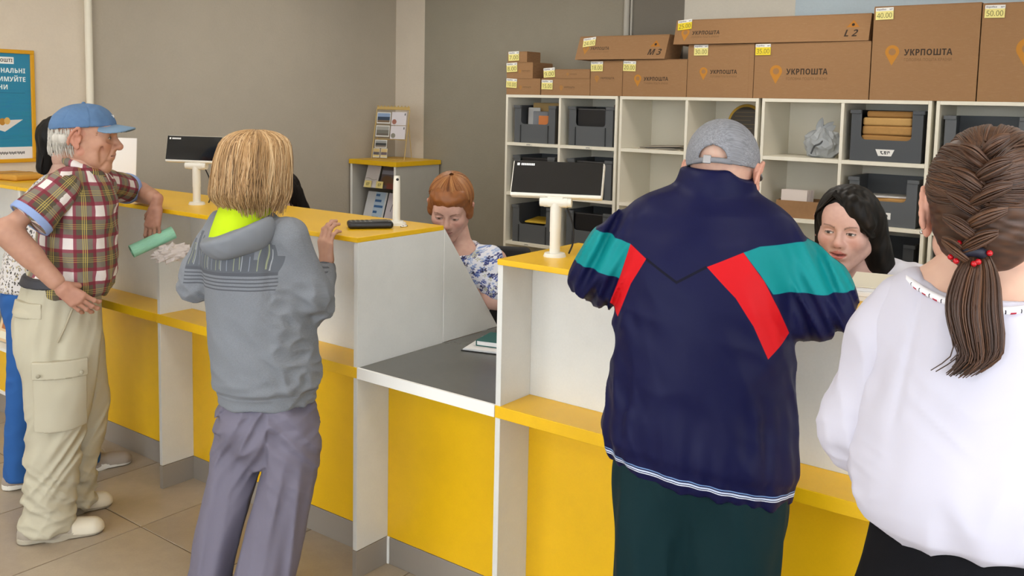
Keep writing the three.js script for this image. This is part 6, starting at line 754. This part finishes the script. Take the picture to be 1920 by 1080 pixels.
// seated lower body: lap forward along f from the hips at [x, seat, z]
function lap(t, hx, hz, seat, f, r, color, lg = 0.34) {
  const P = []; for (const s of [-1, 1]) { const h = [hx + r[0] * 0.07 * s, seat + 0.087, hz + r[2] * 0.07 * s], k = [h[0] + f[0] * lg, seat + 0.07, h[2] + f[2] * lg], a = [k[0] + f[0] * 0.02, 0.08, k[2] + f[2] * 0.02]; P.push(cap(h, k, 0.085, 0.065, 0.03), cap(k, a, 0.06, 0.045, 0.02)); const sh = shoeGeo([a[0] - f[0] * 0.05, 0.003, a[2] - f[2] * 0.05], f, 0.24, 0.085, 0.05), o = part('shoe', surface(sh.up, 0.007), M.black, t); part('sole', surface(sh.sole, 0.007), M.blackMatte, o); }
  P.push(ell([hx, seat + 0.11, hz], [0.17, 0.1, 0.13], 0.04)); part('trousers', surface(P, 0.011), cloth(color, 0.85), t);
}
const seatedJ = (hip, chest, neck, head, o) => ({ hip, chest, neck, head, ...o });
// red-haired clerk
{
  const t = person('person with short red hair and blue floral blouse sitting behind low counter', [-0.25, -0.62], 0.7184), f = [-0.658, 0, 0.753], r = [-0.753, 0, -0.658];
  const skin = [0.6, 0.36, 0.29], hd = { c: [0.024, 1.282, -0.02], fwd: unit([-0.16, -0.4, 0.9]), up: [0.06, 1, 0], s: 1.02, skin, lips: [0.5, 0.22, 0.2], brow: lin('#6b4630'), cell: 0.0024, open: 0.55, down: 1, iris: '#4d4238' };
  const J = { hip: [0.07, 0.6, -0.12], chest: [0.085, 0.95, -0.07], neck: [0.075, 1.09, -0.06], head: [0.045, 1.22, -0.05], neckR: 0.05, shL: [0.215, 1.055, -0.07], elL: [0.225, 0.905, -0.015], wrL: [0.02, 0.875, -0.07], shR: [-0.055, 1.055, -0.05], elR: [-0.1, 0.9, 0.0], wrR: [-0.13, 0.86, 0.09] };
  const bp = [...bodyPrims(J), ell([0.075, 1.03, -0.045], [0.1, 0.08, 0.075], 0.05), cap(J.elL, J.wrL, 0.042, 0.03, 0.02), cap(J.shL, J.elL, 0.05, 0.042, 0.02)];
  const hands = [...handPrims([0.0, 0.873, -0.075], [-0.9, -0.1, 0.05], [0, -1, 0], [0, 0, 1], { curl: [0.15, 0.15, 0.15, 0.2], thumb: 0.1 }), ...handPrims([-0.14, 0.856, 0.1], [-0.6, -0.1, 0.4], [0, -1, 0], [0.5, 0, -0.5], { curl: [0.15, 0.15, 0.15, 0.2], thumb: 0.1 })];
  part('body', joined([surface(bp, 0.009, { color: skinColor(skin) }), headGeo(hd), surface(hands, 0.0036, { color: skinColor(skin) })]), skinMat, t);
  const floral = canvasTex(512, 512, (g, w, h) => { g.fillStyle = '#dfe0ea'; g.fillRect(0, 0, w, h); for (let i = 0; i < 300; i++) { const x = rnd() * w, y = rnd() * h, s = rr(9, 26), c = ['#2b3270', '#3f4f9a', '#6d86bf', '#9db1d8', '#23264f', '#b9b9a8'][i % 6]; for (let k = 0; k < 5; k++) { const a = k * 1.257 + rnd(), px = x + Math.cos(a) * s * 0.6, py = y + Math.sin(a) * s * 0.6; g.globalAlpha = 0.8; g.fillStyle = c; for (const ox of [-w, 0, w]) for (const oy of [-h, 0, h]) { g.beginPath(); g.ellipse(px + ox, py + oy, s * 0.45, s * 0.28, a, 0, 7); g.fill(); } } } g.globalAlpha = 1; });
  const ft = floral.clone(); ft.repeat.set(4.6, 4.6); ft.needsUpdate = true;
  const torso = loft([[0.55, 0.045, -0.15, 0.15, 0.12], [0.8, 0.05, -0.135, 0.145, 0.11], [0.95, 0.078, -0.085, 0.158, 0.112], [1.04, 0.082, -0.06, 0.155, 0.105], [1.085, 0.08, -0.06, 0.13, 0.09], [1.12, 0.075, -0.06, 0.085, 0.075], [1.14, 0.073, -0.06, 0.065, 0.064]], 0.03);
  part('blouse', surface([torso, cap([0.19, 1.06, -0.065], [0.228, 0.955, -0.01], 0.06, 0.062, 0.03), cap([-0.03, 1.06, -0.05], [-0.085, 0.95, 0.0], 0.06, 0.062, 0.03), cut(ell([0.07, 1.155, -0.01], [0.075, 0.075, 0.085], 0.008))], 0.0065, { disp: (x, y, z) => 0.004 * noise3(x * 10, y * 6, z * 10) + 0.005 * ridge(x * 9, y * 7, z * 9), uv: (p) => [p[0] * 0.8 + p[2] * 0.5, p[1]] }), new THREE.MeshPhysicalMaterial({ map: ft, roughness: 0.85 }), t, 'white blouse with blue flowers');
  lap(t, 0.07, -0.12, 0.475, f, r, '#2b2b33', 0.32);
  const F = frame(hd.fwd, hd.up), toL = (p) => { const v = V(...p).multiplyScalar(1.02).applyMatrix4(F); return [v.x + hd.c[0], v.y + hd.c[1], v.z + hd.c[2]]; }, dk = lin('#55301a'), md = lin('#93592c'), lt = lin('#bd8a55'), sh = (k) => (k < 0.5 ? mix3(dk, md, k * 2) : mix3(md, lt, k * 2 - 1));
  const capH = surface([ell([0, 0.042, -0.02], [0.086, 0.094, 0.104], 0.02), ell([0, 0.078, 0.045], [0.068, 0.034, 0.05], 0.03), ell([0, -0.02, -0.06], [0.07, 0.055, 0.05], 0.03), cut(ell([0, -0.05, 0.075], [0.085, 0.098, 0.085], 0.012)), ell([0.078, -0.004, -0.008], [0.016, 0.04, 0.03], 0.02), ell([-0.078, -0.004, -0.008], [0.016, 0.04, 0.03], 0.02)], 0.0032, { disp: (x, y, z) => 0.003 * noise3(x * 25, y * 25, z * 25), color: (p) => sh(0.42 + 0.1 * noise3(p[0] * 30, p[1] * 30, p[2] * 30)) }); capH.scale(1.02, 1.02, 1.02); capH.applyMatrix4(F); capH.translate(...hd.c);
  const list = []; for (let i = 0; i < 1900; i++) { const a = rnd() * 6.283, end = Math.cos(a) > 0.25 ? rr(1.0, 1.4) : Math.abs(Math.sin(a)) > 0.75 ? rr(1.35, 1.75) : rr(1.7, 2.15), up = rr(0.99, 1.05), pts = []; for (let k = 0; k <= 9; k++) { const th = 0.1 + (k / 9) * (end - 0.1), an = a + 0.35 * (k / 9) * Math.sin(a * 2 + 1), fr = Math.cos(an) > 0 ? 1 + 0.09 * Math.cos(an) * Math.sin(th) : 1; pts.push(toL([Math.sin(an) * Math.sin(th) * 0.088 * up, 0.044 + Math.cos(th) * 0.095 * up, -0.02 + Math.cos(an) * Math.sin(th) * 0.107 * up * fr])); } list.push({ pts, r0: rr(0.0012, 0.0022), r1: 0.0006, c: sh(Math.max(0, Math.min(1, 0.6 + 0.3 * noise3(Math.cos(a) * 5, Math.sin(a) * 5, 1) + rr(-0.3, 0.3)))) }); }
  part('hair', joined([capH, strands(list)]), hairMat, t, 'short red hair');
}
officeChair(-0.29, -0.84, 0.45, 'black office chair behind the red-haired clerk');
// black-haired clerk
{
  const t = person('person with long black hair in white blouse facing the tracksuit man', [1.338, -0.55], 0.315), f = [-0.1, 0, 1], r = [-1, 0, -0.1];
  const skin = [0.62, 0.39, 0.33], hd = { c: [0.054, 1.362, -0.06], fwd: unit([-0.24, -0.1, 0.965]), up: [0.04, 1, 0], s: 1.0, skin, lips: [0.5, 0.14, 0.12], brow: lin('#2a1c16'), cell: 0.0022, mouth: 0.005, wide: 1.07, iris: '#2a201a', look: -0.5, open: 0.62, browK: 0.6, lash: lin('#1b1210') };
  const J = { hip: [0.1, 0.72, -0.2], chest: [0.11, 1.06, -0.14], neck: [0.095, 1.2, -0.12], head: [0.065, 1.31, -0.09], neckR: 0.05, shL: [0.255, 1.175, -0.12], elL: [0.3, 1.0, 0.0], wrL: [0.15, 0.86, 0.08], shR: [-0.04, 1.165, -0.12], elR: [-0.08, 1.0, -0.02], wrR: [0.0, 0.86, 0.08] };
  const hands = [...handPrims([0.13, 0.845, 0.09], [-0.6, -0.2, 0.3], [0, -1, 0.2], [0, 0, 1]), ...handPrims([0.02, 0.845, 0.09], [0.5, -0.2, 0.3], [0, -1, 0.2], [0, 0, 1])];
  part('body', joined([surface([...bodyPrims(J), ell([0.1, 1.14, -0.1], [0.09, 0.08, 0.07], 0.05)], 0.009, { color: skinColor(skin) }), headGeo(hd), surface(hands, 0.0036, { color: skinColor(skin) })]), skinMat, t);
  const pat = canvasTex(512, 512, (g, w, h) => { g.fillStyle = '#dcdae4'; g.fillRect(0, 0, w, h); g.strokeStyle = '#2a2a30'; for (let i = 0; i < 16; i++) { g.lineWidth = rr(2, 6); const x = rnd() * w, y = rnd() * h; g.beginPath(); g.moveTo(x, y); g.bezierCurveTo(x + rr(-90, 90), y + rr(-50, 50), x + rr(-90, 90), y + rr(-50, 50), x + rr(-110, 110), y + rr(-60, 60)); g.stroke(); } }); const pt = pat.clone(); pt.repeat.set(3, 3); pt.needsUpdate = true;
  part('blouse', surface([loft([[0.62, 0.1, -0.2, 0.165, 0.13], [0.9, 0.105, -0.17, 0.172, 0.125], [1.06, 0.11, -0.14, 0.172, 0.115], [1.15, 0.11, -0.12, 0.15, 0.1], [1.2, 0.105, -0.12, 0.1, 0.085], [1.225, 0.1, -0.12, 0.068, 0.068]], 0.03), cap([0.18, 1.215, -0.12], [0.27, 1.195, -0.1], 0.056, 0.058, 0.04), cap([0.27, 1.195, -0.1], [0.31, 1.06, -0.04], 0.058, 0.058, 0.03), cap([0.01, 1.18, -0.12], [-0.07, 1.04, -0.05], 0.058, 0.06, 0.04), cap([0.295, 1.05, -0.03], [0.2, 0.92, 0.05], 0.052, 0.045, 0.02), cap([-0.075, 1.03, -0.03], [-0.02, 0.92, 0.05], 0.052, 0.045, 0.02), cut(ell([0.085, 1.235, -0.07], [0.065, 0.07, 0.075], 0.008))], 0.0065, { disp: (x, y, z) => 0.006 * ridge(x * 10, y * 8, z * 10), uv: (p) => [p[0] * 0.9 + p[2] * 0.4, p[1]] }), new THREE.MeshPhysicalMaterial({ map: pt, roughness: 0.85 }), t, 'white blouse with dark line print');
  lap(t, 0.1, -0.2, 0.56, f, r, '#23232a');
  const dk = lin('#0a0908'), md = lin('#16120f'), lt = lin('#2c241e'), sh = (k) => (k < 0.5 ? mix3(dk, md, k * 2) : mix3(md, lt, k * 2 - 1)), F = frame(hd.fwd, hd.up), inv = F.clone().invert();
  const hp = (p) => headPoint(hd, p);
  const capH = surface([ell(hp([0, 0.04, -0.016]), [0.095, 0.092, 0.108], 0.02), cap(hp([0.03, 0.085, 0.062]), hp([0.07, 0.03, 0.05]), 0.026, 0.024, 0.02), cap(hp([0.07, 0.02, -0.02]), [0.158, 1.25, -0.095], 0.04, 0.042, 0.03), cap(hp([0.0, 0.0, -0.05]), [0.11, 1.22, -0.17], 0.075, 0.06, 0.04), cap(hp([-0.065, 0.02, -0.02]), [-0.012, 1.27, -0.11], 0.034, 0.026, 0.02), cut(ell(hp([-0.006, -0.05, 0.085]), [0.074, 0.092, 0.08], 0.01)), cut(ell(hp([-0.03, 0.024, 0.1]), [0.046, 0.036, 0.05], 0.014))], 0.0036, { disp: (x, y, z) => 0.002 * noise3(x * 40, y * 10, z * 40), color: (p) => sh(0.4 + 0.4 * noise3(p[0] * 50, p[1] * 10, p[2] * 50)) });
  const list = [], bez = (P, k) => { const n = P.length - 1, g = k * n, i = Math.min(n - 1, Math.floor(g)), q = g - i, a = P[Math.max(0, i - 1)], b = P[i], c = P[i + 1], d = P[Math.min(n, i + 2)]; return [0, 1, 2].map((m) => 0.5 * (2 * b[m] + (c[m] - a[m]) * q + (2 * a[m] - 5 * b[m] + 4 * c[m] - d[m]) * q * q + (3 * b[m] - a[m] - 3 * c[m] + d[m]) * q * q * q)); };
  for (let i = 0; i < 1100; i++) {
    const s = i % 3 === 0 ? -1 : 1, u = rnd(), o = rr(-0.003, 0.004), zz = 0.07 - u * 0.15, part0 = hp([-0.028 + rr(-0.006, 0.006), 0.118 - 0.25 * Math.max(0, zz - 0.03), zz]);
    const P = s > 0 ? [part0, hp([0.035, 0.1 - 0.55 * Math.max(0, zz), zz * 1.05 + 0.01 * (1 - u)]), hp([0.078 + o, 0.045 - 0.05 * (1 - u), zz * 0.55 + 0.005 + 0.02 * (1 - u)]), [0.143 + o + 0.012 * Math.sin(u * 3), 1.335, -0.06 - 0.1 * u], [0.17 + o - 0.03 * u, 1.225 + rr(0, 0.03), -0.08 - 0.11 * u]] : [part0, hp([-0.07, 0.085 - 0.35 * Math.max(0, zz), zz * 0.8]), hp([-0.091 - o, 0.03, zz * 0.4 - 0.01]), [-0.033 + o, 1.335, -0.09 - 0.06 * u], [-0.018 + o, 1.262 + rr(0, 0.03), -0.11 - 0.06 * u]];
    const pts = []; for (let k = 0; k <= 12; k++) pts.push(bez(P, k / 12)); list.push({ pts, r0: rr(0.0014, 0.0026), r1: 0.0007, c: sh(Math.max(0, Math.min(1, 0.4 + rr(-0.3, 0.4)))) });
  }
  part('hair', joined([capH, strands(list)]), darkHairMat, t, 'long black hair with side parting');
}
officeChair(1.3, -0.86, 0.3, 'black office chair under the black-haired clerk', 0.555);
// dark-haired clerk mostly hidden by the blonde head
{
  const t = person('person with dark hair sitting behind counter, mostly hidden by blonde head', [-1.096, -0.887], 0.82), f = [-0.731, 0, 0.682], r = [-0.682, 0, -0.731];
  const skin = [0.58, 0.36, 0.28], hd = { c: [-0.33, 1.238, -0.02], fwd: unit([-0.3, -0.3, 0.9]), s: 0.98, skin, lips: [0.45, 0.18, 0.16], brow: lin('#2a1c16'), cell: 0.0034 };
  const J = { hip: [-0.29, 0.6, -0.15], chest: [-0.29, 0.94, -0.1], neck: [-0.29, 1.08, -0.08], head: [-0.3, 1.2, -0.05], neckR: 0.05, shL: [-0.14, 1.05, -0.1], elL: [-0.12, 0.88, 0.0], wrL: [-0.26, 0.83, 0.12], shR: [-0.43, 1.05, -0.08], elR: [-0.48, 0.88, 0.03], wrR: [-0.36, 0.83, 0.15] };
  part('body', joined([surface(bodyPrims(J), 0.011, { color: skinColor(skin) }), headGeo(hd), surface([...handPrims([-0.28, 0.828, 0.13], [-0.6, -0.1, 0.4], [0, -1, 0], [0, 0, 1]), ...handPrims([-0.34, 0.828, 0.16], [0.4, -0.1, 0.6], [0, -1, 0], [0, 0, 1])], 0.004, { color: skinColor(skin) })]), skinMat, t);
  part('blouse', surface([loft([[0.55, -0.29, -0.15, 0.16, 0.125], [0.85, -0.29, -0.12, 0.162, 0.118], [1.0, -0.29, -0.1, 0.16, 0.11], [1.07, -0.29, -0.09, 0.12, 0.09], [1.115, -0.29, -0.08, 0.07, 0.068]], 0.03), cap([-0.16, 1.05, -0.1], [-0.12, 0.93, -0.03], 0.055, 0.055, 0.03), cap([-0.42, 1.05, -0.08], [-0.47, 0.93, -0.02], 0.055, 0.055, 0.03)], 0.009, { disp: (x, y, z) => 0.005 * ridge(x * 10, y * 8, z * 10) }), cloth('#4a4350', 0.9), t); lap(t, -0.29, -0.15, 0.475, f, r, '#26262c', 0.08);
  const hp = (p) => headPoint(hd, p), c0 = lin('#120d0b'), list = []; const capH = surface([ell(hp([0, 0.036, -0.022]), [0.09, 0.09, 0.1], 0.02), cap(hp([0.06, 0.0, -0.03]), [-0.205, 1.12, -0.06], 0.045, 0.04, 0.03), cap(hp([-0.06, 0.0, -0.03]), [-0.4, 1.12, -0.06], 0.045, 0.04, 0.03), cap(hp([0, 0, -0.06]), [-0.3, 1.1, -0.14], 0.07, 0.05, 0.03), cut(ell(hp([0, -0.045, 0.085]), [0.065, 0.11, 0.075], 0.01))], 0.005, { disp: (x, y, z) => 0.003 * noise3(x * 40, y * 8, z * 40), color: () => c0 });
  for (let i = 0; i < 200; i++) { const a = rr(-2.6, 2.6) + Math.PI, pts = []; for (let k = 0; k <= 8; k++) { const q = k / 8, th = q * 1.7; pts.push(th < 1.5 ? hp([Math.sin(a) * Math.sin(th) * 0.094, 0.036 + Math.cos(th) * 0.092, -0.022 + Math.cos(a) * Math.sin(th) * 0.103]) : hp([Math.sin(a) * 0.094, 0.03 - (th - 1.5) * 0.5, -0.022 + Math.cos(a) * 0.103])); } list.push({ pts, r0: 0.002, r1: 0.001, c: mix3(c0, lin('#2c221c'), rnd()) }); }
  part('hair', joined([capH, strands(list)]), darkHairMat, t, 'dark hair');
}
officeChair(-1.4, -1.09, 0.0, 'black office chair under the dark-haired clerk behind the blonde');
// ---------------------------------------------------------------- someone behind the old man
{
  const t = person('person in blue jeans with black hair standing behind the plaid-shirted person', [-1.75, 0.15], 1.0916), fw = [1, 0, -0.1];
  const skin = [0.58, 0.36, 0.28], hd = { c: [-0.012, 1.5, 0], fwd: unit([0.95, -0.1, -0.2]), s: 1.0, skin, lips: [0.45, 0.18, 0.16], brow: lin('#2a1c16'), cell: 0.0036 };
  const J = { hip: [-0.13, 0.86, 0], chest: [-0.08, 1.2, 0], neck: [-0.04, 1.36, 0], head: [-0.02, 1.47, 0], neckR: 0.05, shR: [-0.06, 1.3, 0.15], elR: [-0.1, 1.06, 0.17], wrR: [-0.04, 0.84, 0.17], shL: [-0.06, 1.3, -0.15], elL: [-0.08, 1.06, -0.18], wrL: [-0.03, 0.84, -0.18], hpR: [-0.16, 0.82, 0.08], knR: [-0.2, 0.45, 0.06], anR: [-0.235, 0.09, 0.05], hpL: [-0.08, 0.82, -0.08], knL: [0.0, 0.45, -0.06], anL: [0.04, 0.09, -0.04], toe: [1, 0, -0.1] };
  part('body', joined([surface(bodyPrims(J), 0.011, { color: skinColor(skin) }), headGeo(hd), surface([...handPrims([-0.038, 0.82, 0.17], [0.15, -1, 0], [0, 0, -1], [1, 0, 0]), ...handPrims([-0.028, 0.82, -0.18], [0.15, -1, 0], [0, 0, 1], [1, 0, 0])], 0.004, { color: skinColor(skin) })]), skinMat, t);
  const pat = canvasTex(256, 256, (g, w, h) => { g.fillStyle = '#cfcac8'; g.fillRect(0, 0, w, h); for (let i = 0; i < 420; i++) { g.fillStyle = ['#5c5650', '#8b857c', '#3e3a38', '#b3a684'][i % 4]; g.beginPath(); g.ellipse(rnd() * w, rnd() * h, rr(2, 7), rr(2, 5), rnd() * 3, 0, 7); g.fill(); } }); const pt = pat.clone(); pt.repeat.set(4, 4); pt.needsUpdate = true;
  part('top', surface([loft([[0.87, -0.15, 0, 0.15, 0.17], [0.97, -0.145, 0, 0.135, 0.165], [1.12, -0.11, 0, 0.135, 0.17], [1.27, -0.075, 0, 0.12, 0.16], [1.33, -0.055, 0, 0.09, 0.11], [1.37, -0.045, 0, 0.06, 0.065]], 0.03), cap([-0.06, 1.29, 0.14], [-0.1, 1.06, 0.17], 0.055, 0.05, 0.03), cap([-0.1, 1.06, 0.17], [-0.05, 0.87, 0.17], 0.046, 0.036, 0.02), cap([-0.06, 1.29, -0.14], [-0.08, 1.06, -0.18], 0.055, 0.05, 0.03), cap([-0.08, 1.06, -0.18], [-0.035, 0.87, -0.18], 0.046, 0.036, 0.02)], 0.008, { disp: (x, y, z) => 0.006 * ridge(x * 8, y * 7, z * 8), uv: (p) => [p[0] + p[2] * 0.6, p[1]] }), std('#ffffff', 0.9, { map: pt }), t, 'white and grey speckled top');
  part('jeans', surface([loft([[0.04, -0.235, 0.05, 0.062, 0.075], [0.45, -0.205, 0.06, 0.07, 0.08], [0.7, -0.175, 0.075, 0.09, 0.09], [0.86, -0.15, 0.07, 0.12, 0.09]], 0.03), loft([[0.04, 0.03, -0.04, 0.062, 0.075], [0.45, 0.0, -0.06, 0.072, 0.08], [0.7, -0.06, -0.075, 0.09, 0.09], [0.86, -0.11, -0.07, 0.12, 0.09]], 0.03), loft([[0.72, -0.13, 0, 0.15, 0.15], [0.82, -0.14, 0, 0.15, 0.165], [0.93, -0.14, 0, 0.135, 0.155]], 0.03)], 0.009, { disp: (x, y, z) => 0.006 * ridge(x * 8, y * 9, z * 8) }), cloth('#2f5c9a', 0.85), t, 'blue jeans');
  for (const [x, z] of [[-0.295, 0.05], [-0.04, -0.04]]) { const s = shoeGeo([x, 0.003, z], [1, 0, -0.1], 0.265, 0.092, 0.05), sh = part('shoe', surface(s.up, 0.005), std('#9a8d80', 0.75), t, 'taupe sneaker'); part('sole', surface(s.sole, 0.005), std('#ded8cb', 0.8), sh); part('laces', tube([[x + 0.1, 0.086, z - 0.02], [x + 0.12, 0.09, z + 0.01], [x + 0.14, 0.083, z - 0.02], [x + 0.15, 0.082, z + 0.01]], 0.003, 6), std('#cfc5b8', 0.8), sh); }
  const hp = (p) => headPoint(hd, p), c0 = lin('#0c0a09'), list = []; const capH = surface([ell(hp([0, 0.036, -0.022]), [0.105, 0.09, 0.09], 0.02), cap(hp([0, 0.02, -0.06]), [-0.105, 1.4, 0.0], 0.06, 0.035, 0.03), cut(ell(hp([0, -0.045, 0.085]), [0.08, 0.11, 0.07], 0.01))], 0.005, { disp: (x, y, z) => 0.003 * noise3(x * 40, y * 8, z * 40), color: () => c0 });
  for (let i = 0; i < 160; i++) { const z0 = rr(-0.06, 0.06), pts = []; for (let k = 0; k <= 8; k++) { const q = k / 8; pts.push([-0.06 - 0.055 * Math.sin(q * 1.6) - rr(0, 0.004), 1.57 - 0.2 * q, z0 * (1 - 0.3 * q)]); } list.push({ pts, r0: 0.002, r1: 0.0008, c: mix3(c0, lin('#241c18'), rnd()) }); }
  part('hair', joined([capH, strands(list)]), darkHairMat, t, 'black hair');
}
scene.traverse((o) => { if (o.isMesh) o.castShadow = o.receiveShadow = true; });
renderer.render(scene, camera);
